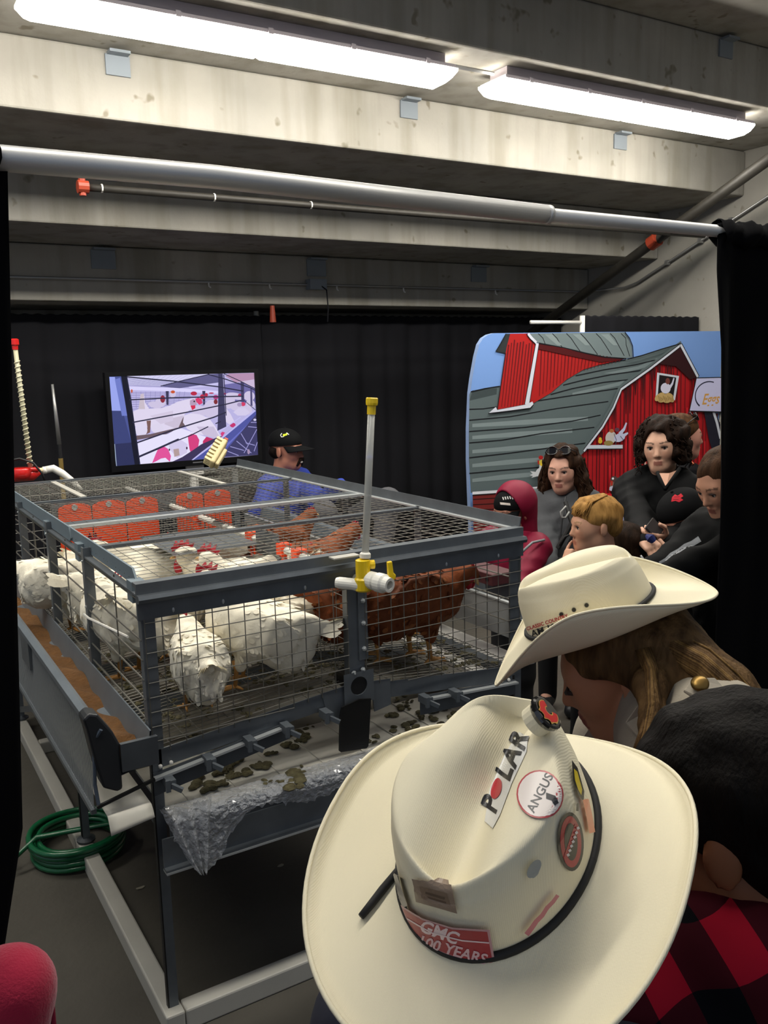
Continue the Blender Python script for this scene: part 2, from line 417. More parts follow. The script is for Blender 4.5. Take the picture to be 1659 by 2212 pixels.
MB().tube([(2.98, 4.13, 3.43), (3.28, 4.13, 3.43)], 0.011, 8).build('conduit', M_GALVC, label='short grey conduit joining the two fluorescent lamps', cat='conduit')
lamp(-1.68, 0.46, 4.16, ZS1, 'lit fluorescent lamp further left in the row, out of view')
# further rows of the same lamps over the visitors, behind the photographer
for xx, lb in ((-1.68, 'lit fluorescent lamp above the photographer, left of three'), (0.80, 'lit fluorescent lamp above the photographer, middle of three'), (3.28, 'lit fluorescent lamp above the photographer, right of three')):
    yy, zz_ = tier(4); lamp(xx, xx+2.18, yy+0.25, zz_, lb, 'lamps of the next row, above the photographer')

# ---------------------------------------------------------------- pipes on the ceiling and the right wall
def P(*a): return tuple(float(v) for v in a)
r = empty('sprinkler_main', P(5.75, 4.1, 3.2), 'thick dark iron pipe slanting down the right concrete wall', 'pipe')
MB().tube([P(5.75, 3.93, 3.30), P(5.75, 5.157, 2.782), P(5.75, 6.85, 2.03)], 0.042, 14).build('pipe', M_IRON, r, smooth=True)
MB().tube([P(5.75, 5.125, 2.796), P(5.75, 5.20, 2.763)], 0.058, 14).box((5.70, 5.11, 2.77), (5.80, 5.15, 2.85)).build('coupling', M_RED, r)
r = empty('conduit', P(6.36, 4.5, 3.1), 'thin grey conduit running down the wall and along the concrete step', 'conduit')
MB().tube([P(6.36, 4.4, 3.15), P(6.36, 5.9, 2.535), P(6.36, 6.05, 2.503), P(6.30, 6.53, 2.50), P(4, 6.53, 2.495), P(-2, 6.53, 2.482)], 0.010, 8).build('pipe', M_GALVC, r, smooth=True)
for y in (4.9, 5.2, 5.55): MB().box((6.34, y-0.01, 2.535+(5.9-y)*0.41-0.02), (6.38, y+0.02, 2.535+(5.9-y)*0.41+0.02)).build('clamp', M_GALVC, r)
for x in (2.45, 2.95, 3.55, 4.2, 5.2): MB().tube([P(x, 6.53, 2.50), P(x, 6.52, 2.46), P(x+0.01, 6.51, 2.45)], 0.006, 6).build('clamp', M_WHITEM, r)
MB().box((3.28, 6.47, 2.455), (3.43, 6.55, 2.535)).build('junction_box', M_PLATE, r)
MB().tube([P(3.37, 6.48, 2.49), P(3.42, 6.46, 2.45), P(3.43, 6.46, 2.30), P(3.43, 6.48, 2.2)], 0.006, 6).build('cord', M_BLK, r)
a, b = at(180, 404, Y=5.0), at(850, 458, Y=5.0)
r = empty('sprinkler_pipe', a, 'dark pipe with a red end fitting just below the silver pole', 'pipe')
MB().tube([a, b, b+np.array([3.0, 0, 0.01])], 0.020, 10).build('pipe', M_IRON, r, smooth=True)
MB().tube([a+np.array([-0.03, 0, 0]), a+np.array([0.025, 0, 0])], 0.034, 12).tube([a+np.array([-0.005, 0, 0.045]), a+np.array([-0.005, 0, -0.045])], 0.018, 8).build('end_fitting', M_RED, r)
for px in (218, 461, 670):
    c = at(px, 404+(px-180)*0.08, Y=5.0); MB().tube([c, c+np.array([0.008, 0, 0])], 0.023, 10).build('collar', M_WHITEM, r)
MB().tube([P(3.0, 6.6, 2.2), P(3.0, 6.6, 2.33)], [0.026, 0.018], 10).build('red_pipe_stub', M_RED, label='small red pipe stub above the back drape', cat='pipe')

# ---------------------------------------------------------------- pipe-and-drape
def drape(name, x0, x1, y, ztop, zbot, mat_, label, folds=26, amp=0.03, seed=1, pocket=0.07, edge=None, group=None, edge0=None, n=None, sleeve=None):
    rnd = random.Random(seed); n = n or max(60, int((x1-x0)*90)); ph = [rnd.uniform(0, 6.28) for _ in range(6)]
    zs = [ztop+0.012, ztop, ztop-0.02, ztop-pocket, ztop-pocket-0.02, ztop-0.35, ztop-0.8, ztop-1.3, zbot+0.3, zbot]
    def off(x, z):
        t = min(1.0, (ztop-z)/0.9); f = folds
        u = x*f*0.9+0.7*math.sin(x*2.1+ph[0])
        s_ = math.sin(u+ph[1])*0.6+math.sin(u*0.47+ph[2]+0.25*math.sin(z*2+ph[4]))*0.75+math.sin(u*1.9+ph[3])*0.2*(1-t*0.6)
        return s_*amp*(0.35+0.65*t)
    V = []; nz = len(zs)
    for j, z in enumerate(zs):
        for i in range(n+1):
            x = x0+(x1-x0)*i/n
            if edge is not None: x = x0+(edge(z)-x0)*i/n
            if edge0 is not None: x = edge0(z)+(x1-edge0(z))*i/n
            ruff = (0.004*math.sin(x*70+ph[5]) if j in (0, 1) else 0)
            V.append((x, y+off(x, z), z+ruff))
    F = [(j*(n+1)+i, j*(n+1)+i+1, (j+1)*(n+1)+i+1, (j+1)*(n+1)+i) for j in range(nz-1) for i in range(n)]
    o = MB().add(V, F).build(name, mat_, smooth=True, label=label, cat='drape', group=group)
    s = o.modifiers.new('thickness', 'SOLIDIFY'); s.thickness = 0.006; s.offset = 0
    if sleeve:                                           # gathered pocket around the pole
        a_, b_, zc = sleeve
        def sl(u, v):
            x = a_+(b_-a_)*v; a = 2*math.pi*u; r_ = 0.031+0.005*math.sin(x*55+ph[0]+math.sin(a*2))+0.003*math.sin(x*131+a*3)
            return (x+0.004*math.sin(a*3+x*40), y+r_*math.cos(a), zc+r_*math.sin(a)*1.15-0.004)
        MB().grid(sl, 18, 150, closed_u=True).build('rod_pocket', mat_, o, smooth=True)
    return o
YB = 6.9
drape('drape', 0.2, 3.02, YB, 2.255, 0.02, M_BLK, 'black pleated drape hanging behind the television', 30, 0.028, 3, group='drapes along the back of the booth')
drape('drape', 3.03, 6.35, YB, 2.262, 0.02, M_BLK, 'black pleated drape behind the seated man in blue', 30, 0.028, 8, group='drapes along the back of the booth')
YR = 5.2
drape('drape', 5.03, 6.36, YR, 2.175, 0.02, M_BLK, 'black drape showing as a strip above the barn mural', 30, 0.02, 5, group='drapes along the back of the booth')
r = empty('drape_upright', P(3.025, 6.86, 0), 'white drape upright poking above the back drape beside the television', 'pole')
MB().tube([P(3.025, 6.985, 0.03), P(3.025, 6.985, 2.31)], 0.022, 12).build('pole', M_WHITEM, r, smooth=True)
MB().box((2.85, 6.95, 0), (3.2, 7.2, 0.012)).build('base_plate', M_PLATE, r)
u = at(1256, 690, Y=YR-0.02)
r = empty('drape_upright', P(u[0], YR-0.03, 0), 'white upright with bare white crossbar above the barn mural', 'pole')
MB().tube([P(u[0], YR-0.03, 0.03), P(u[0], YR-0.03, 2.185)], 0.021, 12).build('pole', M_WHITEM, r, smooth=True)
uu = at(1146, 696, Y=YR-0.03)
MB().tube([P(uu[0], YR-0.03, uu[2]), P(u[0], YR-0.03, uu[2])], 0.014, 12).build('crossbar', M_WHITEM, r, smooth=True)
MB().box((u[0]-0.18, YR-0.16, 0), (u[0]+0.18, YR+0.10, 0.012)).build('base_plate', M_PLATE, r)

r = empty('crossbar_pole', P(0.2, 1.8, 2.23), 'silver telescopic pole spanning the booth front above the cage', 'pole')
MB().tube([P(-0.9, 1.8, 2.230), P(0.7, 1.8, 2.238), P(1.607, 1.8, 2.222)], 0.0235, 24).build('outer_tube', M_ALU, r, smooth=True)
MB().tube([P(1.56, 1.8, 2.221), P(2.5, 1.8, 2.216), P(3.6, 1.8, 2.214)], 0.0178, 24).build('inner_tube', M_ALU, r, smooth=True)
MB().tube([P(1.598, 1.8, 2.222), P(1.612, 1.8, 2.2215)], 0.0242, 24).build('collar', M_ALU, r, smooth=True)
drape('drape', 2.275, 3.55, 1.8, 2.225, 0.02, M_BLK2, 'black drape gathered on the right end of the silver pole', 34, 0.03, 21, pocket=0.12,
      edge0=lambda z: 2.262+0.10*max(0.0, 2.1-z), sleeve=(2.272, 3.55, 2.216))
drape('drape', -0.95, 0.315, 1.8, 2.240, 0.02, M_BLK2, 'black drape at the left edge of the photo', 30, 0.012, 22,
      edge=lambda z: 0.30-0.065*(2.2-z)-(0.10 if z < 0.7 else 0), sleeve=(-0.95, 0.285, 2.234))
# ================================================================ THE HEN CAGE
M_GALV = mat('galvanised_steel', '#6a7075', 0.40, 0.45, var=0.22, vscale=14, bump=0.03, bscale=120)
M_GALD = mat('dark_galvanised_steel', '#4f5459', 0.5, 0.35, var=0.25, vscale=10)
M_GALL = mat('bright_galvanised_edge', '#bcc0c0', 0.35, 0.4)
M_WIRE = mat('galvanised_wire', '#6f6d66', 0.42, 0.6)
M_TEAL = mat('blue_grey_steel', '#74828a', 0.55, 0.25, var=0.12, vscale=9)
M_PAINT = mat('white_painted_tube', '#b3b1a8', 0.5, var=0.12, vscale=5)
M_PVC = mat('white_pvc', '#e2e0d6', 0.35)
M_YEL = mat('yellow_plastic', '#e3c116', 0.35)
M_ORG = mat('orange_rubber_flap', '#f24a18', 0.5)
M_REDP = mat('red_plastic', '#c01d1a', 0.25, coat=0.4)
M_BELT = mat('white_belt', '#c9c6ba', 0.5, var=0.15, vscale=6)
M_FEED = mat('ground_feed', '#6e4a22', 0.95, var=0.35, vscale=40, bump=0.8, bscale=90, bdist=0.01)
M_BPL = mat('black_plastic', '#0b0b0c', 0.5)
M_DUNG = mat('droppings', '#3c361c', 0.8, var=0.5, vscale=60, vcol='#5e583a', bump=0.5, bscale=200)
XL, XR, XM, YF, YK, ZT = 0.60, 1.89, 1.245, 2.234, 4.74, 1.288
cage = empty('hen_cage', P(XM, 0.5*(YF+YK), 0), 'galvanised wire hen cage on a steel stand, full of white and brown hens', 'cage')
def part(m, name, material, **k): return m.build(name, material, cage, **k)
def zfl(x):                                             # sloping wire floor, high in the middle
    return 0.832+(0.890-0.832)*(x-XL)/(XM-XL) if x < XM else 0.890+(0.822-0.890)*(x-XM)/(XR-XM)

# front top rail with rolled bright lip
prof = [(0.0, 1.301), (0.0, 1.272), (-0.016, 1.272), (-0.022, 1.262), (-0.018, 1.252), (0.0, 1.249), (0.0, 1.203), (0.010, 1.203), (0.010, 1.290), (0.035, 1.290), (0.035, 1.301)]
part(MB().prism([(XL-0.005, YF+y, z) for y, z in prof], (XR-XL+0.012, 0, 0)), 'front_top_rail', M_GALV)
for x in (0.69, 0.83, 1.08, 1.58, 1.79): part(MB().ball((x, YF-0.001, 1.218), (0.004, 0.003, 0.007), 8, 6), 'clip', M_GALL)
# corner posts (angles) and centre post
def angle(x0, x1, y, z0, z1, d=0.03, t=0.003, side=-1):
    m = MB().box((x0, y, z0), (x1, y+t, z1)); xe = x0 if side < 0 else x1-t
    return m.box((xe, y+t, z0), (xe+t, y+d, z1))
part(angle(0.603, 0.640, YF+0.002, 0.80, 1.21, side=-1), 'corner_post', M_GALV)
part(angle(1.842, 1.888, YF+0.002, 0.79, 1.21, side=1), 'corner_post', M_GALV)
part(angle(XL, XL+0.035, YK-0.01, 0.80, 1.288), 'corner_post', M_GALV)
part(angle(XR-0.035, XR, YK-0.01, 0.80, 1.288, side=1), 'corner_post', M_GALV)
cp = part(MB().box((1.217, YF+0.002, 0.86), (1.273, YF+0.006, 1.205)).box((1.217, YF+0.006, 0.86), (1.221, YF+0.03, 1.205)), 'centre_post', M_GALV)
pl = part(MB().box((1.252, YF-0.004, 0.965), (1.283, YF+0.002, 1.19)), 'joint_plate', M_GALV)
for x, z in ((1.268, 1.08), (1.268, 1.00), (1.268, 1.15), (1.262, 0.935), (1.230, 0.93)):
    MB().lathe([(0.0075, 0.0), (0.0075, 0.005), (0.004, 0.006), (0.003, 0.011)], (x, YF-0.003, z), (0, -1, 0), 6).build('bolt', M_GALL, pl)
# round-hole bearing plate in the middle of the bottom rail
m = MB(); n = 24; c = np.array([1.243, YF-0.012, 0.889]); ring = []
for j in range(n):
    a = 2*math.pi*j/n; ring.append((math.cos(a), math.sin(a)))
outer = [(max(-0.052, min(0.052, 0.085*x)), max(-0.055, min(0.045, 0.085*y))) for x, y in ring]; inner = [(0.029*x, 0.029*y) for x, y in ring]
vs = [(c[0]+x, c[1], c[2]+z) for x, z in outer]+[(c[0]+x, c[1], c[2]+z) for x, z in inner]+[(c[0]+x, c[1]+0.012, c[2]+z) for x, z in inner]
m.add(vs, [(j, (j+1) % n, n+(j+1) % n, n+j) for j in range(n)]+[(n+j, n+(j+1) % n, 2*n+(j+1) % n, 2*n+j) for j in range(n)])
part(m, 'bearing_plate', M_GALV); part(MB().lathe([(0.029, 0), (0.029, 0.10)], c+np.array([0, 0.004, 0]), (0, 1, 0), 20), 'roller_bore', M_BPL)
fp = part(MB().prism([(1.172, YF-0.03, 0.842), (1.166, YF-0.028, 0.815), (1.166, YF-0.016, 0.70), (1.172, YF-0.015, 0.694), (1.258, YF-0.022, 0.688), (1.264, YF-0.023, 0.695), (1.270, YF-0.036, 0.85), (1.230, YF-0.036, 0.857)], (0, 0.006, 0)), 'scraper_plate', M_BPL)
# bottom rails, rising to the middle
for (xa, za, xb, zb) in ((0.622, 0.838, 1.195, 0.893), (1.29, 0.882, 1.85, 0.824)):
    def q(x, d): return za+(zb-za)*(x-xa)/(xb-xa)+d
    part(MB().prism([(xa, YF, q(xa, 0)), (xb, YF, q(xb, 0)), (xb, YF, q(xb, -0.052)), (xa, YF, q(xa, -0.052))], (0, 0.004, 0)), 'front_bottom_rail', M_GALV)
    sgn = 1 if xa < 1 else -1
    x1, x2 = (0.605, 1.01) if xa < 1 else (1.47, 1.86)
    fl = part(MB().prism([(x1, YF-0.022, q(x1, -0.068)), (x2, YF-0.022, q(x2, -0.052)), (x2, YF-0.022, q(x2, -0.058)), (x1, YF-0.022, q(x1, -0.075))], (0, 0.03, 0)), 'lower_flange', M_GALL)
    part(MB().prism([(x1, YF-0.004, q(x1, -0.060)), (x2, YF-0.004, q(x2, -0.048)), (x2, YF-0.004, q(x2, -0.10)), (x1, YF-0.004, q(x1, -0.125))], (0, 0.004, 0)), 'skirt', M_GALD)
    for x in ((0.625, 0.655) if sgn > 0 else (1.80, 1.83)): MB().ball((x, YF-0.006, q(x, -0.045)), 0.006, 8, 6).build('bolt', M_WHITEM, fl)
part(MB().prism([(1.12, YF-0.003, 0.888), (1.20, YF-0.003, 0.895), (1.20, YF-0.003, 0.78), (1.14, YF-0.003, 0.80)], (0, 0.004, 0)), 'gusset', M_GALV)
part(MB().prism([(1.29, YF-0.003, 0.89), (1.36, YF-0.003, 0.884), (1.36, YF-0.003, 0.80), (1.30, YF-0.003, 0.79)], (0, 0.004, 0)), 'gusset', M_GALV)
# grey plastic pegs carrying the tray
M_PEG = mat('grey_plastic_peg', '#50565b', 0.5)
for i, (px, py) in enumerate(((365, 1690), (452, 1645), (540, 1605), (620, 1575), (705, 1545), (920, 1512), (985, 1500))):
    p = at(px, py, Y=YF-0.035)
    part(MB().box((p[0]-0.010, p[1]-0.02, p[2]-0.012), (p[0]+0.014, p[1]+0.03, p[2]+0.012)).box((p[0]-0.016, p[1]-0.028, p[2]-0.015), (p[0]-0.004, p[1]-0.02, p[2]+0.018)).bar(p+np.array([0, -0.02, 0]), p+np.array([0.024, -0.038, -0.014]), 0.011, 0.012), 'tray_peg', M_PEG)
# wire panels -------------------------------------------------------
def wires_xz(x0, x1, z0f, z1, y, r=0.0016, sx=0.0465, sz=0.041):
    m = MB(); x = x0
    while x <= x1+1e-6: m.tube([(x, y, z0f(x)), (x, y, z1)], r, 5); x += sx
    z = z1-0.01
    while z > min(z0f(x0), z0f(x1))-0.005:
        xs = [xx for xx in np.linspace(x0, x1, 30) if z0f(xx) <= z+0.002]
        if xs: m.tube([(xs[0], y-0.0025, z), (xs[-1], y-0.0025, z)], r, 5)
        z -= sz
    return m
part(wires_xz(0.610, 1.215, lambda x: zfl(x)-0.003, 1.205, YF-0.004), 'wire_front', M_WIRE)
part(wires_xz(1.275, 1.885, lambda x: zfl(x)-0.003, 1.205, YF-0.004), 'wire_front', M_WIRE)
m = MB(); y = YF+0.02
while y < YK: m.tube([(XL+0.02, y, ZT), (XR-0.01, y, ZT)], 0.0010, 4); y += 0.0465
x = XL+0.04
while x < XR: m.tube([(x, YF+0.02, ZT+0.002), (x, YK-0.01, ZT+0.002)], 0.0010, 4); x += 0.0465
part(m, 'wire_roof', M_WIRE)
m = MB(); y = YF+0.015
while y < YK: m.tube([(XL+0.01, y, zfl(XL)), (XM, y, zfl(XM)), (XR-0.01, y, zfl(XR))], 0.0013, 4); y += 0.025
x = XL+0.02
while x < XR: m.tube([(x, YF+0.01, zfl(x)-0.002), (x, YK, zfl(x)-0.002)], 0.0016, 4); x += 0.0465
part(m, 'wire_floor', M_WIRE)
m = MB(); y = YF+0.03
while y < YK: m.tube([(XM, y, 0.885), (XM, y, ZT-0.01)], 0.0013, 4); y += 0.0465
z = 0.92
while z < ZT: m.tube([(XM, YF+0.02, z), (XM, YK, z)], 0.0013, 4); z += 0.046
part(m, 'wire_partition', M_WIRE)
m = MB(); x = XL+0.02
while x < XR: m.tube([(x, YK-0.006, 0.83), (x, YK-0.006, ZT)], 0.0013, 4); x += 0.0465
z = 0.86
while z < ZT: m.tube([(XL, YK-0.006, z), (XR, YK-0.006, z)], 0.0013, 4); z += 0.046
part(m, 'wire_back', M_WIRE)
# floor bearers under the wire floor
for yy in (2.62, 3.05, 3.5, 3.95, 4.4):
    part(MB().prism([(XL+0.01, yy, zfl(XL)-0.006), (XM, yy, zfl(XM)-0.006), (XR-0.01, yy, zfl(XR)-0.006), (XR-0.01, yy, zfl(XR)-0.05), (XM, yy, zfl(XM)-0.05), (XL+0.01, yy, zfl(XL)-0.05)], (0, 0.003, 0)), 'floor_bearer', M_GALV)
# left feeding side: posts and bars
for yy in (2.84, 3.43, 4.05):
    pp = part(MB().box((XL-0.002, yy, 0.90), (XL+0.028, yy+0.004, 1.295)).box((XL-0.002, yy+0.004, 0.90), (XL+0.002, yy+0.03, 1.295)), 'feed_side_post', M_GALV)
    for z in (1.25, 1.10, 0.96): MB().ball((XL-0.003, yy+0.017, z), 0.004, 8, 5).build('rivet', M_GALL, pp)
for z in (1.255, 1.20, 1.145, 1.09, 1.035, 0.98, 0.925):
    part(MB().tube([(XL+0.004, YF+0.01, z), (XL+0.004, YK, z)], 0.0028, 6), 'feed_side_bar', M_WIRE)
for yy in (2.5, 3.15, 3.75, 4.4):
    part(MB().tube([(XL+0.006, yy, 0.91), (XL+0.006, yy, 1.275)], 0.0022, 6), 'feed_side_wire', M_WIRE)
part(MB().prism([(XL+0.022, 2.36, 1.272), (XL+0.022, 2.33, 1.288), (XL+0.022, 2.36, 1.318), (XL+0.022, 3.18, 1.318), (XL+0.022, 3.18, 1.272)], (0.006, 0, 0)), 'roof_side_plate', M_TEAL)
part(MB().prism([(XL+0.016, 3.12, 1.272), (XL+0.016, 3.10, 1.285), (XL+0.016, 3.12, 1.322), (XL+0.016, 4.60, 1.318), (XL+0.016, 4.60, 1.272)], (0.006, 0, 0)), 'roof_side_plate', M_TEAL)
for yy in (2.30, 2.93, 3.46):
    part(MB().box((XL+0.002, yy, 1.235), (XL+0.04, yy+0.05, 1.292)), 'bracket', M_TEAL)
part(MB().tube([(XL+0.02, 2.45, 1.10), (XL-0.02, 2.75, 1.09), (XL-0.01, 2.86, 1.075)], 0.004, 6), 'cable_tie', M_WHITEM)
# roof cross rails and strips
for y0, y1, z, mt in ((2.83, 2.858, 1.296, M_GALV), (3.27, 3.30, 1.298, M_GALL), (3.31, 3.42, 1.290, M_GALV), (3.985, 4.015, 1.296, M_GALV), (YK-0.02, YK+0.02, 1.296, M_GALV)):
    part(MB().box((XL+0.02, y0, z-0.012), (XR-0.005, y1, z)), 'roof_cross_rail', mt)
part(MB().box((0.90, 2.86, 1.225), (1.21, 3.27, 1.229)), 'nest_roof_sheet', M_GALV)
for x in (0.872, 1.535): part(MB().box((x-0.013, 4.03, 1.290), (x+0.013, 4.70, 1.297)), 'roof_strip', M_PAINT)
part(MB().prism([(XR, 2.25, 1.285), (XR+0.008, 2.25, 1.332), (XR+0.011, 2.25, 1.332), (XR+0.004, 2.25, 1.282)], (0, 2.5, 0)), 'roof_side_flange', M_GALV)
part(MB().box((XR-0.018, YF+0.02, 1.290), (XR+0.003, YK+0.01, 1.296)), 'roof_side_edge', M_GALL)
part(MB().box((XL, YF+0.02, 1.262), (XL+0.022, YK, 1.268)), 'roof_side_edge', M_GALV)
# right feeding side
for yy in (2.84, 3.43, 4.05):
    part(MB().box((XR-0.03, yy, 0.86), (XR, yy+0.004, 1.29)).box((XR-0.004, yy+0.004, 0.86), (XR, yy+0.03, 1.29)), 'feed_side_post', M_GALV)
for z in (1.20, 1.12, 1.04, 0.96): part(MB().tube([(XR-0.004, YF+0.01, z), (XR-0.004, YK, z)], 0.0028, 6), 'feed_side_bar', M_WIRE)
# feed troughs ------------------------------------------------------
def trough(sx):
    def X(d): return (XL-d) if sx < 0 else (XR+0.03+d)
    pr = [(0.004, 0.912), (0.018, 0.832), (0.085, 0.818), (0.128, 0.955), (0.135, 0.975), (0.148, 0.985), (0.162, 0.975), (0.160, 0.955), (0.152, 0.950), (0.150, 0.965), (0.146, 0.972), (0.140, 0.965), (0.092, 0.808), (0.014, 0.822), (0.0, 0.912)]
    if sx > 0: pr = [(d, z+0.055) for d, z in pr]
    m = MB(); n = len(pr)
    L_ = [(X(d), 2.20, z) for d, z in pr]; R_ = [(X(d), YK+0.05, z) for d, z in pr]
    m.add(L_+R_, [(i, (i+1) % n, (i+1) % n+n, i+n) for i in range(n)])
    return part(m, 'feed_trough', mat('trough_steel', '#7c858d', 0.4, 0.4, var=0.15, vscale=10), smooth=False)
tl = trough(-1); tr_ = trough(1)
part(MB().box((XR+0.03, YF+0.05, 0.885), (XR+0.036, YK, 1.008)), 'trough_wall', mat('grey_painted_panel', '#8c8e8d', 0.5)); part(MB().box((XR+0.026, YF+0.05, 1.008), (XR+0.042, YK, 1.014)), 'trough_rim', M_GALL)
def feedz(x, y): return 0.848+0.012*math.sin(y*9)+0.008*math.sin(y*31+x*40)+(-0.01 if y < 2.3 else 0)
m = MB().grid(lambda u, v: (XL-0.015-0.088*u, 2.206+(YK-2.2)*v, feedz(u, 2.2+2.5*v)-0.006*abs(u-0.5)), 8, 160)
part(m, 'feed', M_FEED, smooth=True, kind='stuff')
part(MB().box((XL-0.085, 2.188, 0.822), (XL+0.012, 2.202, 0.898)), 'trough_end', M_GALD)
# dark plastic end of the trough lip
pr = [(0.086, 0.775), (0.10, 0.77), (0.135, 0.79), (0.150, 0.86), (0.165, 0.955), (0.172, 0.985), (0.155, 0.998), (0.135, 0.99), (0.10, 0.935), (0.086, 0.90)]
o = part(MB().prism([(XL-d, 2.192, z) for d, z in pr], (0, 0.06, 0)), 'lip_end_cap', mat('dark_plastic', '#202327', 0.4)); bev(o, 0.006)
# hanging grille outside the trough
m = MB(); y = 2.24
while y < 4.75: m.bar((0.452, y, 0.955), (0.446, y, 0.715), 0.0045, 0.0015, (1, 0, 0)); y += 0.0135
for z in (0.95, 0.718): m.bar((0.4465+0.0055*(z-0.715)/0.24, 2.235, z), (0.4465+0.0055*(z-0.715)/0.24, 4.75, z), 0.0025, 0.003)
part(m, 'grille', mat('grille_wire', '#a2a7aa', 0.45, 0.4), kind='stuff')
part(MB().box((0.438, 2.235, 0.705), (0.452, 4.75, 0.718)), 'grille_rail', M_GALV)
part(MB().box((0.44, 3.05, 0.86), (0.456, 3.20, 0.955)), 'grille_hanger', M_GALV)
part(MB().tube([(0.47, 2.19, 0.95), (0.452, 2.20, 0.92), (0.447, 2.205, 0.80), (0.452, 2.20, 0.735)], 0.005, 6), 'grille_cord', mat('blue_grey_cord', '#4b5664', 0.6))
# egg belt under the trough, end curling down
m = MB().grid(lambda u, v: (0.47+0.115*u, 2.17+(0.06*v if v < 0.5 else 0.03+(v-0.5)*5.0), 0.712-0.028*(1-min(1, v*2))**2-0.018*(1-u)*(1-min(1, v*2))), 6, 12)
o = part(m, 'egg_belt', M_BELT, smooth=True); s = o.modifiers.new('t', 'SOLIDIFY'); s.thickness = 0.003
part(MB().bar((0.445, 2.195, 0.742), (0.60, 2.20, 0.775), 0.008, 0.008), 'belt_rod', M_BPL)
for (x0, x1) in ((1.735, 1.795), (1.845, 1.975)):
    part(MB().box((x0, YF+0.03, 0.800), (x1, YK, 0.806)), 'egg_belt', mat('bright_white_belt', '#d9d7d0', 0.45))
part(MB().box((1.80, YF+0.02, 0.79), (1.84, YK, 0.83)), 'belt_guide', M_GALD)
# droppings tray with plastic sheet
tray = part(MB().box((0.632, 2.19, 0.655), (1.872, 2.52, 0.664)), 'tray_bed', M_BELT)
part(MB().box((0.632, 2.52, 0.653), (1.872, YK, 0.662)), 'manure_belt', mat('shaded_soiled_belt', '#5f5c52', 0.7, var=0.45, vscale=9, vcol='#3b382d'))  # shade of hens and wire floor painted into the belt colour, with soiling
part(MB().box((0.606, 2.19, 0.515), (1.885, 2.196, 0.602)).box((0.606, 2.17, 0.513), (1.885, 2.196, 0.520)), 'tray_beam', M_GALV)
part(MB().box((0.606, 2.168, 0.508), (1.885, 2.20, 0.514)), 'tray_beam_lip', M_GALL)
part(MB().box((0.63, 2.195, 0.60), (1.87, 2.20, 0.655)), 'tray_front', M_GALD)
for i in range(9):
    x = 0.70+i*0.14; part(MB().box((x, 2.21, 0.664), (x+0.004, 2.52, 0.668)), 'tray_rib', M_BELT)
M_FILM = mat('clear_plastic_film', '#dfe3e6', 0.12, 0.0, alpha=0.42, spec=1.0, bump=0.9, bscale=38, bdist=0.02, coat=1.0)
M_FILM2 = mat('crumpled_plastic_film', '#c9cdd1', 0.16, 0.0, alpha=0.55, spec=1.0, bump=1.0, bscale=45, bdist=0.03, coat=1.0)
rnd = random.Random(4)
NS = [[rnd.uniform(-1, 1) for _ in range(400)] for _ in range(3)]
def crk(u, v, s=0):
    return NS[s][int(u*137+v*61) % 400]
def film(u, v):                                         # film over the tray edge: bed -> roll -> hanging down
    x = 0.628+1.25*u
    hang = 0.030+0.016*math.sin(u*23)+0.008*crk(u, 0.3)+(0.11*math.exp(-((u-0.075)/0.05)**2))
    if v < 0.45: y = 2.235-(2.235-2.175)*(v/0.45); z = 0.671
    elif v < 0.6:
        a = (v-0.45)/0.15*math.pi*0.55; y = 2.175-0.022*math.sin(a); z = 0.651+0.022*math.cos(a)
    else: t = (v-0.6)/0.4; y = 2.152+0.012*t; z = 0.645-hang*t
    j = 0.0035 if v > 0.3 else 0.001
    return (x+0.004*crk(u, v, 2), y-abs(j*crk(u, v)), z+j*crk(u, v, 1))
part(MB().grid(film, 150, 26), 'plastic_film', M_FILM2)
def tail(u, v):                                         # bunched corner of the film hanging at the left
    w_ = 0.062*(1-v)**0.8+0.010; a = (u-0.5)*2
    return (0.665+0.03*v+a*w_, 2.155-0.02*math.cos(a*9)*(0.4+v*0.3)-0.012, 0.70-0.20*v+0.015*abs(a)*(1-v)+0.004*crk(u, v))
part(MB().grid(tail, 40, 20), 'plastic_film', M_FILM2)
m = MB(); rnd = random.Random(11)
def dung(m, x, y, z, s):
    for _ in range(rnd.randint(3, 7)):
        a = rnd.uniform(0, 6.28); d = rnd.uniform(0, s*1.4); q = s*rnd.uniform(0.35, 0.9)
        m.ball((x+d*math.cos(a), y+d*math.sin(a), z+q*0.12), (q, q*rnd.uniform(0.5, 1), q*0.36), 7, 4, rot=Matrix.Rotation(rnd.uniform(0, 3), 3, 'Z'))
for px, py, s in ((430, 1690, .022), (470, 1665, .018), (445, 1705, .02), (500, 1675, .018), (535, 1665, .018), (560, 1655, .02), (495, 1640, .02), (475, 1630, .015), (590, 1625, .012), (600, 1685, .012), (630, 1690, .02), (640, 1682, .022), (655, 1660, .012), (570, 1690, .012), (480, 1690, .014), (520, 1640, .014),
                  (655, 1600, .018), (640, 1585, .018), (620, 1610, .016), (605, 1590, .012), (845, 1545, .015), (870, 1530, .016), (890, 1560, .016), (915, 1545, .018), (940, 1555, .016), (965, 1560, .02), (880, 1590, .016), (900, 1575, .016), (935, 1535, .018), (980, 1545, .014), (815, 1590, .012), (800, 1600, .01), (850, 1575, .012), (960, 1530, .014), (860, 1510, .012), (880, 1515, .012)):
    p = at(px, py, Z=0.67); dung(m, p[0], p[1], 0.668, s*1.35)
for _ in range(150): dung(m, rnd.uniform(0.68, 1.8), rnd.uniform(2.5, 4.5), 0.664, rnd.uniform(0.010, 0.022))
part(m, 'droppings', M_DUNG, kind='stuff')
m = MB()
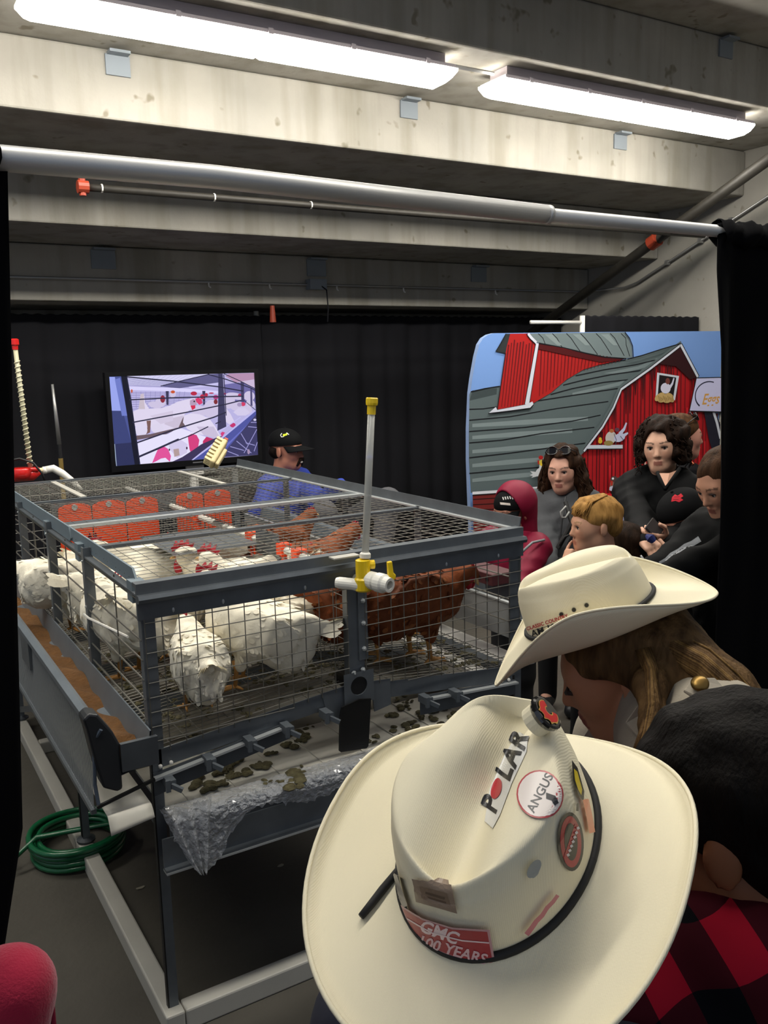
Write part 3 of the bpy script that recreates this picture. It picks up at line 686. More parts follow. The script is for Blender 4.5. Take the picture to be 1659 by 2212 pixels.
for _ in range(260):
    x = rnd.uniform(XL+0.03, XR-0.05); y = YF+0.04+abs(rnd.gauss(0, 0.5)); y = min(y, YK-0.1); dung(m, x, y, zfl(x)+0.001, rnd.uniform(0.006, 0.014))
part(m, 'droppings', M_DUNG, kind='stuff')
# stand -------------------------------------------------------------
for yy in (YF, 3.28, YK-0.03):
    for xx, sd in ((0.606, -1), (1.862, 1)):
        lg = part(angle(xx, xx+0.026, yy, 0.085 if yy > 2.3 else 0.012, 0.86, d=0.026, side=sd), 'leg', M_GALV)
        if sd < 0: MB().box((xx-0.004, yy+0.001, 0.02 if yy < 2.3 else 0.09), (xx, yy+0.018, 0.80)).build('leg_edge', M_BPL, lg)
        if yy > 2.3: MB().lathe([(0.035, 0.0), (0.035, 0.006), (0.014, 0.014), (0.010, 0.02)], (xx+0.012, yy+0.012, 0.070), (0, 0, 1), 16).build('levelling_foot', M_GALD, lg)
for xx in (0.585, 1.85):
    o = part(MB().box((xx, 2.20, 0.0), (xx+0.055, 4.85, 0.066)), 'base_tube', M_PAINT); bev(o, 0.006)
o = part(MB().box((0.642, 2.20, 0.0), (1.848, 2.255, 0.066)), 'base_tube', M_PAINT); bev(o, 0.006)
o = part(MB().box((0.642, 4.36, 0.0), (1.848, 4.41, 0.062)), 'base_tube', M_PAINT); bev(o, 0.006)
part(MB().bar((0.612, 3.05, 0.70), (0.612, 4.72, 0.12), 0.004, 0.03), 'side_brace', M_GALV)
part(MB().box((0.604, 2.236, 0.62), (0.61, YK, 0.655)), 'stand_rail', M_GALV)
part(MB().box((1.885, 2.236, 0.62), (1.89, YK, 0.655)), 'stand_rail', M_GALV)
# nest curtains, drinkers and water line ----------------------------
for (x0, x1) in ((0.745, 0.885), (0.890, 1.035), (1.04, 1.185), (1.272, 1.402), (1.408, 1.54)):
    w_ = x1-x0; pts = [(x0, 1.245), (x0+0.02*w_, 1.262), (x0+0.25*w_, 1.276), (x0+0.5*w_, 1.278), (x0+0.75*w_, 1.276), (x1-0.02*w_, 1.262), (x1, 1.245), (x1, 0.955), (x0, 0.955)]
    o = part(MB().prism([(x, 3.965, z) for x, z in pts], (0, 0.004, 0)), 'nest_curtain', M_ORG)
    MB().lathe([(0.013, 0), (0.013, 0.004)], (0.5*(x0+x1), 3.963, 1.262), (0, -1, 0), 12).build('button', M_GALL, o)
part(MB().box((0.72, 3.972, 1.20), (1.56, 3.978, 1.29)), 'curtain_rail', M_GALV)
part(MB().tube([(1.25, 2.16, 1.222), (1.25, 4.72, 1.222)], 0.013, 12), 'water_pipe', M_PVC, smooth=True)
part(MB().box((1.235, 2.75, 1.18), (1.239, 2.95, 1.275)), 'pipe_bracket', M_GALV)
def drinker(x, y):
    d = part(MB().box((x-0.020, y-0.022, 1.205), (x+0.020, y+0.022, 1.245)).tube([(x, y, 1.21), (x, y, 1.10)], 0.010, 8), 'drinker', M_ORG)
    MB().lathe([(0.012, 0.012), (0.036, 0.0), (0.042, 0.018), (0.038, 0.018), (0.033, 0.004), (0.010, 0.004)], (x, y, 1.075), (0, 0, 1), 16, caps=False).build('drip_cup', M_ORG, d)
for yy in (2.62, 2.74, 3.02, 3.6): drinker(1.25, yy)
# valve and level gauge at the front
V_ = empty('water_valve', P(1.24, 2.13, 1.25), 'yellow and white water valve on the cage front under a clear tube', 'valve')
MB().box((1.15, YF-0.055, 1.30), (1.235, YF-0.02, 1.304)).build('support_tab', M_PAINT, V_)
MB().lathe([(0.022, -0.035), (0.026, -0.03), (0.026, 0.0), (0.021, 0.005), (0.021, 0.055), (0.017, 0.057)], (1.215, 2.13, 1.245), (0, 0, 1), 16).lathe([(0.011, 0), (0.013, 0.008), (0.013, 0.016), (0.006, 0.018)], (1.232, 2.125, 1.285), (1, -0.3, 0), 12).build('valve_body', M_YEL, V_)
MB().lathe([(0.014, -0.07), (0.017, -0.06), (0.017, -0.02), (0.02, 0.0)], (1.205, 2.135, 1.228), (0.55, -0.55, -0.05), 16).build('inlet', M_PVC, V_)
ax = Vector((0.30, -0.94, -0.06)).normalized(); c0 = Vector((1.226, 2.125, 1.243))
m = MB().lathe([(0.024, 0.0), (0.026, 0.01), (0.026, 0.03), (0.022, 0.034), (0.028, 0.04), (0.028, 0.062), (0.023, 0.068), (0.021, 0.085), (0.013, 0.085), (0.012, 0.05)], c0, ax, 20, caps=False); m.build('outlet', M_PVC, V_, smooth=False)
MB().lathe([(0.0128, 0.045), (0.0, 0.046)], c0, ax, 20, caps=False).build('outlet_bore', mat('beige_bore', '#8f856c', 0.6), V_)
hc = np.array(at(847, 1247, Y=2.075)); m = MB()
m.prism([(hc[0]-0.014, hc[1], hc[2]+0.045), (hc[0]+0.002, hc[1], hc[2]+0.046), (hc[0]+0.006, hc[1], hc[2]+0.012), (hc[0]+0.014, hc[1], hc[2]+0.004), (hc[0]+0.013, hc[1], hc[2]-0.006), (hc[0]+0.004, hc[1], hc[2]-0.012), (hc[0]+0.002, hc[1], hc[2]-0.040), (hc[0]-0.014, hc[1], hc[2]-0.042), (hc[0]-0.012, hc[1], hc[2])], (0.004, 0.014, 0)); o = m.build('handle', M_YEL, V_); bev(o, 0.003)
a = at(789, 1196, Y=2.13); b = at(803, 872, Y=2.13); d = (b-a)
G_ = empty('level_tube', a, 'tall clear water level tube with yellow cap and blue float', 'tube')
MB().tube([a, b], 0.0105, 16).build('tube', mat('cloudy_clear_tube', '#b9bab4', 0.3, alpha=0.62, spec=0.6), G_, smooth=True)
dn = Vector(d).normalized()
MB().lathe([(0.0125, -0.03), (0.0125, -0.006), (0.0165, -0.004), (0.0175, 0.002), (0.0175, 0.014), (0.015, 0.017)], b, dn, 12).build('cap', M_YEL, G_)
MB().ball(a+d*(988-1196)/(872-1196), (0.0098, 0.0098, 0.008), 12, 8).build('float', mat('blue_float', '#2747c4', 0.4), G_, smooth=True)
MB().lathe([(0.016, -0.012), (0.016, 0.0), (0.012, 0.004)], a, dn, 14).build('socket', M_PVC, G_)
# red pressure regulator with coiled riser at the back left corner
RG = empty('water_regulator', P(0.76, 4.83, 1.3), 'red water regulator with ribbed riser and white elbow at the cage corner', 'regulator')
MB().lathe([(0.02, 0.0), (0.045, 0.01), (0.055, 0.03), (0.056, 0.06), (0.05, 0.066)], (0.745, 4.85, 1.298), (0, 0, 1), 20).bar((0.70, 4.85, 1.352), (0.832, 4.85, 1.352), 0.06, 0.02).tube([(0.69, 4.85, 1.325), (0.80, 4.85, 1.325), (0.835, 4.85, 1.338)], [0.033, 0.033, 0.018], 16).build('body', M_REDP, RG, smooth=True)
m = MB()
p0, p1 = np.array([0.793, 4.85, 1.36]), np.array([0.772, 4.85, 1.985])
m.tube([p0, p1], 0.0115, 12); m.build('riser', mat('aged_clear_tube', '#a8a488', 0.4), RG, smooth=True)
m = MB(); nturn = 22; pts = []
for i in range(nturn*10+1):
    t = i/(nturn*10); a = i/10*2*math.pi; q = p0+(p1-p0)*(0.02+0.86*t); pts.append((q[0]+0.0135*math.cos(a), q[1]+0.0135*math.sin(a), q[2]))
m.tube(pts, 0.0028, 5); m.build('coil', mat('coil_plastic', '#c8c3a6', 0.4), RG, smooth=True)
MB().lathe([(0.014, 0.0), (0.015, 0.02), (0.021, 0.025), (0.021, 0.05), (0.014, 0.055)], p1-np.array([0, 0, 0.02]), (0, 0, 1), 14).build('cap', M_REDP, RG)
MB().tube([(0.83, 4.85, 1.342), (0.858, 4.85, 1.342)], 0.014, 12).build('nipple', mat('brass_ivory', '#cfc49a', 0.4), RG)
MB().tube([(0.852, 4.85, 1.342), (0.87, 4.85, 1.342)], 0.019, 14).tube([(0.868, 4.85, 1.343), (0.905, 4.85, 1.348), (0.945, 4.84, 1.32), (1.0, 4.83, 1.27), (1.03, 4.82, 1.22)], [0.019, 0.02, 0.02, 0.015, 0.015], 14).build('elbow', M_PVC, RG, smooth=True)
MB().tube([(0.66, 4.84, 1.40), (0.74, 4.82, 1.415), (0.80, 4.80, 1.39), (0.84, 4.80, 1.33), (0.85, 4.80, 1.29)], 0.006, 6).build('black_tube', M_BPL, RG, smooth=True)
# upright rod behind
a = at(113, 830, Y=5.6); b = at(128, 960, Y=5.6); c = at(133, 1045, Y=5.6)
r = empty('lance_rod', (c[0], 5.6, 0), 'thin grey rod with a brass end standing behind the cage', 'rod')
MB().tube([a, b], [0.008, 0.013], 10).build('rod', M_GALVC, r, smooth=True); MB().tube([b, at(131, 990, Y=5.6)], 0.012, 10).build('grip', M_BPL, r)
MB().tube([at(131, 990, Y=5.6), (c[0], 5.6, 0.0)], 0.014, 10).build('stem', mat('brass', '#9b8247', 0.4, 0.6), r)
# scrub brush on the cage roof
p = np.array([1.66, 4.45, 1.302]); zb = Vector((.684, -.414, -.45)).normalized(); xb = Vector((.35, -.55, -.75)); xb = (xb-zb*xb.dot(zb)).normalized(); yb = zb.cross(xb); R3 = Matrix((xb, yb, zb)).transposed()
drop_ = min((R3 @ Vector(q)).z for q in ((a_, b_, c_) for a_ in (-.085, .085) for b_ in (-.042, .042) for c_ in (-.034, .052)))
BR = empty('scrub_brush', p, 'cream scrub brush with a red top lying on the cage roof', 'brush')
def T(q): return tuple(Vector(p)-Vector((0, 0, drop_))+R3 @ (Vector(q)*1.1))
def tbox(m, lo, hi):
    b = MB().box(lo, hi); m.add([T(v) for v in b.v], b.f); return m
M_CRM = mat('cream_plastic', '#c9b98a', 0.55)
o = tbox(MB(), (-0.075, -0.035, 0.0), (0.075, 0.035, 0.025)).build('block', M_CRM, BR); bev(o, 0.010, 3)
o = tbox(MB(), (-0.03, -0.025, 0.025), (0.07, 0.025, 0.045)).build('grip', M_CRM, BR); bev(o, 0.008, 3)
o = tbox(MB(), (-0.078, -0.036, 0.004), (-0.07, 0.036, 0.022)).build('red_end', mat('faded_red', '#b4492f', 0.5), BR)
for i in range(7):
    m = MB()
    for j in range(4): tbox(m, (-0.068+i*0.021, -0.03+j*0.016, -0.03), (-0.056+i*0.021, -0.019+j*0.016, 0.002))
    m.build('bristle_row', mat('cream_bristle', '#d3c79c', 0.8), BR)
# green hose coil on the floor
m = MB(); pts = []
rnd = random.Random(2)
for i in range(8*28):
    t = i/28; a = 2*math.pi*t; rr = 0.150+0.012*math.sin(t*2.7)+0.01*(t % 2); pts.append((0.60+rr*math.cos(a)*1.0, 3.36+rr*1.05*math.sin(a), 0.012+0.011*t*0.9+0.003*math.sin(a*3)))
tailp = [(0.45, 3.36, 0.1), (0.36, 3.32, 0.06), (0.33, 3.42, 0.10), (0.40, 3.62, 0.05), (0.30, 3.72, 0.014), (0.2, 3.6, 0.012)]
m.tube(pts+tailp, 0.011, 8); m.build('garden_hose', mat('green_vinyl', '#0f5a36', 0.3, coat=0.2), smooth=True, label='green garden hose coiled on the floor beside the cage stand', cat='hose')
for i, (px, py, lb) in enumerate(((303, 1917, 'pale feather scrap on the floor left of the cage leg'), (325, 2072, 'pale feather scrap on the floor nearest the cage leg'), (608, 1868, 'pale crumb on the floor under the droppings tray'))):
    p = at(px, py, Z=0.004); rr = [rnd.uniform(0.5, 1) for _ in range(10)]
    MB().prism([(p[0]+0.018*rr[j]*math.cos(j*0.628), p[1]+0.010*rr[j]*math.sin(j*0.628), 0.001) for j in range(10)], (0, 0, 0.003)).build('floor_scrap', mat('scrap', '#8d887a', 0.9), label=lb, cat='scrap', group='scraps on the floor')
# ================================================================ BARN MURAL (printed fabric backwall)
M_PRINT = mat('printed_fabric', '#ffffff', 0.7, attr=True, spec=0.2)
YM = 4.98
def mpx(x, y): return (1000+x/2.9625, 690+y/2.9625)
def mm(x, y):
    p = at(*mpx(x, y), Y=YM); return (p[0], p[2])
ART = Art()
def mp(pts, col): ART.poly([mm(*p) for p in pts], col)
def ml(pts, w, col, w2=None): ART.line([mm(*p) for p in pts], w*0.0018, col, None if w2 is None else w2*0.0018)
def me_(cx, cy, rx, ry, col, rot=0): ART.poly([mm(cx+rx*math.cos(a)*math.cos(rot)-ry*math.sin(a)*math.sin(rot), cy+rx*math.cos(a)*math.sin(rot)+ry*math.sin(a)*math.cos(rot)) for a in [2*math.pi*i/24 for i in range(24)]], col)
BLKL = '#14151a'
panel = [(45, 1110), (38, 900), (38, 700), (48, 470), (60, 380), (85, 240), (105, 160), (130, 120), (165, 97), (200, 88), (700, 82), (1587, 75), (1870, 72), (1920, 110), (1935, 300), (1935, 1900), (70, 1900), (60, 1500)]
mp(panel, '#6f93cd')
grey = '#566264'
mp([(38, 700), (42, 480), (50, 460), (140, 440), (235, 425), (440, 545), (660, 385), (770, 320), (870, 290), (1040, 255), (1130, 235), (1260, 190), (1382, 155), (1000, 440), (950, 560), (880, 680), (760, 830), (700, 900), (500, 1075), (50, 1110), (38, 900)], grey)
for pts in ([(42, 520), (215, 480), (218, 440), (60, 455)],): mp(pts, '#3a4446')
for yy, xr in ((668, 800), (745, 700), (835, 640), (925, 560), (1020, 500)):   # pale brushed bands of the painted roof
    mp([(60, yy), (xr*0.5, yy-26), (xr, yy-46), (xr, yy-20), (xr*0.5, yy+6), (60, yy+22)], '#788587')
mp([(700, 470), (900, 425), (1000, 400), (1050, 380), (1000, 425), (880, 450), (700, 490)], '#727f81')
mp([(900, 345), (1120, 300), (1260, 240), (1200, 300), (1000, 350)], '#707d7f')
for pts in ([(40, 575), (130, 572), (215, 560)], [(40, 645), (300, 622), (600, 570), (930, 525)], [(40, 717), (400, 690), (700, 650), (880, 612)], [(40, 790), (250, 772), (500, 730), (840, 690)], [(40, 885), (300, 855), (550, 822), (790, 790)],
            [(40, 985), (250, 965), (500, 945), (620, 925)], [(480, 520), (660, 492), (900, 455), (1000, 440)], [(560, 480), (700, 442), (900, 402), (1060, 385)], [(640, 420), (760, 390), (950, 352), (1180, 320)], [(720, 360), (900, 322), (1100, 290), (1250, 255)], [(870, 290), (1040, 258)], [(50, 462), (140, 442), (235, 427)]): ml(pts, 4, BLKL)
# cupola roof and walls
mp([(415, 90), (1030, 82), (1060, 120), (1080, 170), (1083, 242), (1040, 250), (900, 240), (780, 215), (640, 180), (480, 150), (460, 145)], '#6b787a')
for x0, x1 in ((480, 560), (570, 660), (660, 760), (750, 860), (850, 950), (940, 1030), (1010, 1065)): ml([(x0, 90), (x0+30, 120), (x0+(x1-x0)*0.6, 165), (x1, 195+40*(x0/1000))], 3.5, BLKL)
for x0 in (520, 700, 880): mp([(x0, 95), (x0+50, 95), (x0+110, 165), (x0+80, 165)], '#7f8c8d')
mp([(280, 150), (300, 92), (415, 90), (462, 155), (400, 542), (215, 577), (268, 215)], '#a31d1c')
mp([(480, 155), (640, 185), (780, 218), (900, 243), (1040, 252), (870, 290), (770, 320), (660, 385), (560, 470), (450, 535), (415, 545)], '#a31d1c')
mp([(270, 92), (300, 92), (282, 160), (270, 218), (205, 205), (240, 150)], '#2b2f31')
rnd = random.Random(6)
for i in range(9):                                       # dark plank streaks
    x = 290+i*19; ml([(x, 130+rnd.uniform(0, 40)), (x-20, 330), (x-45, 560)], rnd.uniform(4, 8), '#5a1216', 3)
for i in range(24):
    x = 500+i*22; yt = 165+(x-480)*0.16; yb = 540-(x-420)*0.62 if x < 770 else 335-(x-770)*0.27
    if yb > yt+8: ml([(x, yt), (x-6, (yt+yb)/2), (x-14, yb)], rnd.uniform(3, 7), '#571116', 2.5)
mp([(480, 155), (900, 243), (1040, 252), (880, 275), (640, 225), (480, 190)], '#4a1013')
mp([(462, 150), (482, 155), (420, 543), (390, 543)], '#c9ccd8'); ml([(462, 150), (390, 543)], 3, BLKL); ml([(482, 155), (420, 543)], 3, BLKL)
mp([(157, 602), (205, 560), (215, 579), (395, 545), (440, 525), (447, 545), (425, 568), (300, 585)], '#c9ccd8'); ml([(157, 602), (300, 585), (425, 568), (447, 545)], 4, BLKL)
ml([(412, 92), (435, 120), (465, 150)], 12, '#c9ccd8'); ml([(400, 92), (425, 125), (458, 156)], 3, BLKL); ml([(270, 92), (250, 130), (205, 205), (268, 218)], 4, BLKL); ml([(268, 218), (215, 577)], 4, BLKL)
ml([(480, 152), (640, 182), (780, 216), (900, 241), (1040, 251)], 5, BLKL); ml([(1030, 82), (1060, 120), (1080, 170), (1084, 242)], 5, BLKL)
# barn gable
mp([(1380, 165), (1490, 370), (1600, 600), (1660, 760), (1760, 1100), (1760, 1900), (520, 1900), (505, 1080), (700, 905), (760, 845), (880, 690), (950, 565), (1000, 450), (1190, 315)], '#a5161d')
rnd = random.Random(9)
for i in range(44):
    x = 560+i*26+rnd.uniform(-5, 5)
    yt = 1080-(x-505)*0.9 if x < 760 else (850-(x-760)*1.3 if x < 880 else (690-(x-880)*2 if x < 1000 else (450-(x-1000)*0.72 if x < 1380 else 170+(x-1380)*1.9)))
    yt = max(yt, 180)+10
    ml([(x, yt), (x-4, yt+300), (x-6, 1200), (x-8, 1890)], rnd.uniform(2.5, 7), '#4d0e14', rnd.uniform(3, 6))
    if rnd.random() < 0.5: ml([(x+12, yt), (x+10, yt+rnd.uniform(60, 180))], 16, '#3e0c11', 3)
    if rnd.random() < 0.4: ml([(x+10, yt+320), (x+8, yt+rnd.uniform(420, 600))], 9, '#d02530', 4)
mp([(1380, 175), (1480, 372), (1440, 385), (1350, 300), (1240, 285), (1320, 215)], '#2c0d12')
mp([(1530, 590), (1600, 590), (1660, 730), (1700, 980), (1600, 900), (1560, 760)], '#1c1c2b')
ml([(1385, 152), (1185, 302), (992, 438), (942, 556), (870, 682), (750, 840), (690, 905)], 22, grey); ml([(1380, 165), (1190, 312), (1000, 447), (952, 562), (880, 688), (762, 842)], 17, BLKL); ml([(1380, 165), (1190, 312), (1000, 447), (952, 562), (880, 688), (762, 842)], 10, '#c4c9d4')
ml([(1380, 160), (1492, 370)], 20, BLKL); ml([(1380, 162), (1490, 368)], 13, '#c4c9d4'); ml([(1590, 590), (1612, 660), (1635, 760)], 16, '#c4c9d4')
ml([(1380, 155), (1260, 190), (1130, 232), (1040, 255)], 5, BLKL)
# lower left wall with siding
mp([(50, 1112), (510, 1076), (560, 1120), (560, 1900), (70, 1900), (60, 1500)], '#6e2321')
mp([(300, 1100), (520, 1080), (540, 1500), (320, 1500)], '#8f2a25')
for i in range(14): ml([(52, 1150+i*34), (300, 1135+i*36), (545, 1120+i*38)], 4, '#2a0e0e')
ml([(48, 1112), (300, 1095), (530, 1072)], 14, '#d5d6de'); ml([(48, 1122), (300, 1105), (530, 1082)], 4, BLKL)
mp([(900, 1110), (1010, 1120), (1010, 1160), (900, 1140)], '#d3222a')
# gable window with nesting hen
mp([(1228, 340), (1368, 362), (1342, 517), (1218, 492)], '#c4c9d4'); mp([(1242, 355), (1350, 372), (1330, 505), (1232, 482)], '#171116')
me_(1282, 440, 32, 34, '#c9c9dd'); me_(1295, 395, 14, 20, '#6d3a34'); ml([(1305, 440), (1325, 410), (1335, 375)], 16, '#c9c9dd', 8)
for dx, dy in ((-45, -5), (-20, 8), (8, 12), (35, 4), (0, -12), (-28, -18), (30, -15)): me_(1278+dx, 505+dy, 26, 17, '#b79a63', rot=dx*0.02)
for i in range(10): ml([(1235+i*10, 488+(i % 3)*6), (1245+i*9, 528-(i % 4)*5)], 3, '#7d6233')
# shelf with two hens, straw and a chick
mp([(775, 828), (790, 803), (1006, 801), (1006, 825)], '#c4c9d4'); ml([(775, 829), (1006, 827)], 4, BLKL)
me_(930, 755, 34, 42, '#bdb8b4', 0.3); me_(985, 755, 38, 26, '#b9bcd6', -0.4); ml([(1000, 750), (1040, 725)], 20, '#b9bcd6', 8); ml([(985, 735), (1015, 700), (1030, 660)], 20, '#b9bcd6', 9); me_(935, 712, 14, 12, '#a8653c'); me_(970, 705, 15, 13, '#5d3b4a'); me_(915, 790, 30, 16, '#8d7a44'); me_(862, 778, 13, 15, '#c9a52c'); me_(862, 762, 9, 9, '#d4b23a')
ml([(950, 730), (965, 770), (960, 800)], 3, '#55556a'); ml([(990, 745), (1010, 770)], 3, '#55556a')
# rooster strutting on the roof
me_(490, 975, 42, 32, '#c5c8cc', -0.3); mp([(460, 975), (412, 968), (430, 985), (410, 995), (432, 1000), (420, 1012), (465, 1000)], '#c5c8cc'); mp([(470, 960), (476, 905), (500, 905), (515, 960)], '#c5c8cc'); me_(487, 915, 17, 19, '#c8b23f'); me_(482, 882, 15, 13, '#a5201f'); ml([(468, 925), (465, 900)], 8, '#a5201f'); mp([(478, 918), (505, 925), (482, 938)], '#d9b92a'); ml([(490, 1005), (488, 1040)], 5, '#b8b432'); ml([(468, 1045), (512, 1046)], 5, '#b8b432'); ml([(470, 985), (500, 1000), (525, 985)], 3, '#6d7073')
# hens in overalls beside the door
me_(960, 1060, 38, 46, '#7a6457'); mp([(975, 1035), (1000, 1060), (995, 1110), (970, 1090)], '#c5c4d6'); me_(950, 1020, 24, 20, '#54403c'); me_(942, 1016, 7, 7, '#e8e8f0'); ml([(935, 1030), (932, 1060)], 12, '#b93328'); mp([(920, 1070), (940, 1062), (945, 1100), (918, 1090)], '#c5c4d6')
mp([(960, 1120), (1040, 1120), (1050, 1330), (960, 1330)], '#a9aed0'); ml([(962, 1125), (1005, 1160)], 4, BLKL); ml([(1005, 1160), (1005, 1330)], 3, '#55608a'); ml([(962, 1120), (960, 1330)], 4, BLKL)
mp([(1025, 1060), (1022, 990), (1040, 970), (1065, 985), (1085, 1050), (1050, 1085)], '#a3662c'); ml([(1025, 1062), (1060, 1084)], 5, '#5a341a'); me_(1055, 1110, 26, 26, '#b77a68'); mp([(1040, 1130), (1090, 1130), (1090, 1330), (1050, 1330)], '#8f96c0'); mp([(1142, 920), (1152, 905), (1158, 960), (1145, 985)], '#c9a89a'); ml([(1095, 1010), (1110, 1030)], 18, '#6b4d38')
# sign
mp([(1472, 372), (1760, 365), (1760, 600), (1426, 588)], BLKL); mp([(1476, 378), (1752, 371), (1752, 592), (1432, 582)], '#c3c3e4')
ml([(1545-78*math.cos(t_)+8*t_, 482-84*math.sin(t_)) for t_ in [1.9-2.9*i_/24 for i_ in range(25)]], 5, '#20223a', 8)
c = mm(1508, 515); ART.text('Eggs', c[0], c[1], 0.125, '#c9964a', shear=0.35, align='LEFT', bold=0.002)
bd = empty('barn_mural', (mm(950, 500)[0], YM, 0), 'stretched fabric mural of a red barn with grey roofs and cartoon hens', 'mural')
ol = [mm(*p) for p in panel]; ol = [(x, max(z, 0.03)) for x, z in ol]
o = MB().prism([(x, YM+0.002, z) for x, z in ol], (0, 0.035, 0)).build('fabric_panel', mat('fabric_panel_edge', '#8da4cc', 0.7), bd)
me = ART.mesh('printed_picture', M_PRINT, lambda u, v, h: (u, YM-h, max(v, 0.035)), 0.00012)
link('printed_picture', me, bd)

# ================================================================ TELEVISION
YT = 6.62
def q_at(px, py): p = at(px, py, Y=YT); return np.array([p[0], p[2]])
Q = [q_at(235, 806.5), q_at(550, 800), q_at(555, 987), q_at(249.5, 1014)]
cx = sum(q[0] for q in Q)/4; cz = sum(q[1] for q in Q)/4; SW = (np.linalg.norm(Q[1]-Q[0])+np.linalg.norm(Q[2]-Q[3]))/2; SH = (np.linalg.norm(Q[3]-Q[0])+np.linalg.norm(Q[2]-Q[1]))/2
SH = SW*0.575 if SH/SW > 0.6 else SH
H_src = [(235, 806.5), (550, 800), (555, 987), (249.5, 1014)]
def homog(src, dst):
    A = []
    for (x, y), (u, v) in zip(src, dst): A += [[x, y, 1, 0, 0, 0, -u*x, -u*y, -u], [0, 0, 0, x, y, 1, -v*x, -v*y, -v]]
    return np.linalg.svd(np.array(A))[2][-1].reshape(3, 3)
HM = homog(H_src, [(-SW/2, SH/2), (SW/2, SH/2), (SW/2, -SH/2), (-SW/2, -SH/2)])
def tvp(x, y):
    px, py = 240+x/5.184, 790+y/5.184; h = HM @ np.array([px, py, 1]); u, v = h[0]/h[2], h[1]/h[2]
    return (cx+min(max(u, -SW/2), SW/2), cz+min(max(v, -SH/2), SH/2))
A2 = Art()
def tp(pts, col): A2.poly([tvp(*p) for p in pts], col)
def tl_(pts, w, col, w2=None): A2.line([tvp(*p) for p in pts], w*0.00105, col, None if w2 is None else w2*0.00105)
def te(x, y, rx, ry, col, rot=0): tp([(x+rx*math.cos(a)*math.cos(rot)-ry*math.sin(a)*math.sin(rot), y+rx*math.cos(a)*math.sin(rot)+ry*math.sin(a)*math.cos(rot)) for a in [2*math.pi*i/20 for i in range(20)]], col)
tp([(-80, 50), (1700, 20), (1700, 1100), (-80, 1250)], '#b9b3e2')
tp([(180, 60), (1100, 60), (560, 205), (190, 190)], '#d3d0f2')
for i in range(9): tl_([(190, 95+i*12), (500, 130+i*11), (700, 150+i*8)], 3, '#8f8bbd')
for i in range(12): tl_([(330+i*60, 75), (250+i*45, 190)], 2, '#aaa6d4')
tp([(560, 205), (1090, 70), (1215, 60), (1215, 170), (750, 235)], '#5f5c88'); tp([(1280, 190), (1480, 160), (1620, 240), (1620, 420), (1280, 420)], '#6f6aa6'); tp([(1290, 90), (1330, 60), (1615, 55), (1615, 130), (1400, 165)], '#b58fb0'); tp([(1400, 165), (1615, 130), (1615, 235), (1500, 170)], '#cbb9d8')
tp([(880, 215), (1215, 165), (1215, 190), (900, 235)], '#c9c4f0')
tp([(190, 205), (700, 225), (1215, 268), (1215, 300), (700, 268), (190, 250)], '#d9d3fa')
for i in range(8): tl_([(215, 285+i*28), (900, 290+i*22)], 3, '#7d78ac')
for i in range(12): tl_([(230+i*55, 270), (235+i*52, 470)], 2.5, '#8a85b8')
for x in (620, 1030): tp([(x, 265), (x+35, 265), (x+30, 430), (x+8, 430)], '#3b3858')
for i in range(7): tl_([(1020, 320+i*38), (1200, 330+i*36)], 3, '#77729f')
# distant hens
for x, y, rx, ry in ((560, 400, 60, 55), (500, 430, 80, 40), (1130, 480, 90, 110), (1000, 500, 110, 60), (1330, 390, 60, 90), (1420, 450, 90, 60), (1520, 500, 60, 50), (1400, 330, 110, 40), (1550, 330, 60, 60), (700, 300, 35, 45), (1560, 420, 50, 50)): te(x, y, rx, ry, '#cdc3e2', 0.2)
for x, y, rx, ry, c_ in ((585, 360, 28, 45, '#8a2b3f'), (700, 275, 24, 18, '#c8542f'), (235, 262, 10, 22, '#c8542f'), (935, 295, 36, 24, '#b52747'), (1030, 335, 26, 30, '#b82c4c'), (1075, 312, 18, 22, '#b52747'), (1180, 340, 30, 26, '#b23a7e'), (1178, 395, 22, 30, '#7d2b33'), (1445, 320, 20, 20, '#b23a66'), (1130, 292, 28, 8, '#b52747'), (1280, 300, 14, 12, '#b23a66')): te(x, y, rx, ry, c_)
tp([(1290, 470), (1340, 540), (1385, 640), (1370, 665), (1320, 660), (1270, 620)], '#d9d0ec'); te(1362, 672, 32, 28, '#c23470'); tp([(1370, 520), (1430, 470), (1500, 470), (1550, 520), (1510, 560), (1420, 560)], '#d3cbea'); te(1480, 425, 26, 24, '#cf3d66'); te(1440, 430, 26, 24, '#a394bb')
# hen walking, centre
tp([(225, 520), (310, 480), (335, 300), (370, 290), (385, 400), (430, 475), (560, 470), (660, 440), (760, 390), (880, 360), (940, 350), (985, 400), (940, 450), (890, 490), (830, 540), (810, 640), (740, 720), (640, 765), (560, 740), (500, 720), (420, 690), (300, 720), (240, 640)], '#ded5ee')
tp([(310, 480), (335, 300), (370, 290), (375, 400), (385, 480)], '#c9bcc9'); tp([(640, 600), (810, 560), (800, 660), (740, 720), (600, 660)], '#cbbfd6'); tp([(440, 560), (700, 500), (700, 620), (560, 660)], '#d2c7e0')
tp([(890, 380), (930, 360), (970, 380), (965, 430), (920, 450), (890, 430)], '#b59ab8'); tp([(950, 360), (985, 342), (1020, 365), (1032, 410), (995, 432), (965, 400)], '#d93a6c'); tp([(895, 440), (950, 435), (950, 470), (915, 495)], '#d22c50'); te(938, 390, 9, 10, '#2b1a26')
tp([(400, 620), (450, 615), (440, 760), (380, 790), (410, 700)], '#7a5a58'); te(340, 730, 70, 80, '#dcd5ee'); te(520, 710, 70, 60, '#dcd4ec'); tp([(270, 800), (440, 780), (760, 700), (820, 560), (840, 600), (830, 680), (600, 790), (290, 850)], '#6d5a62')
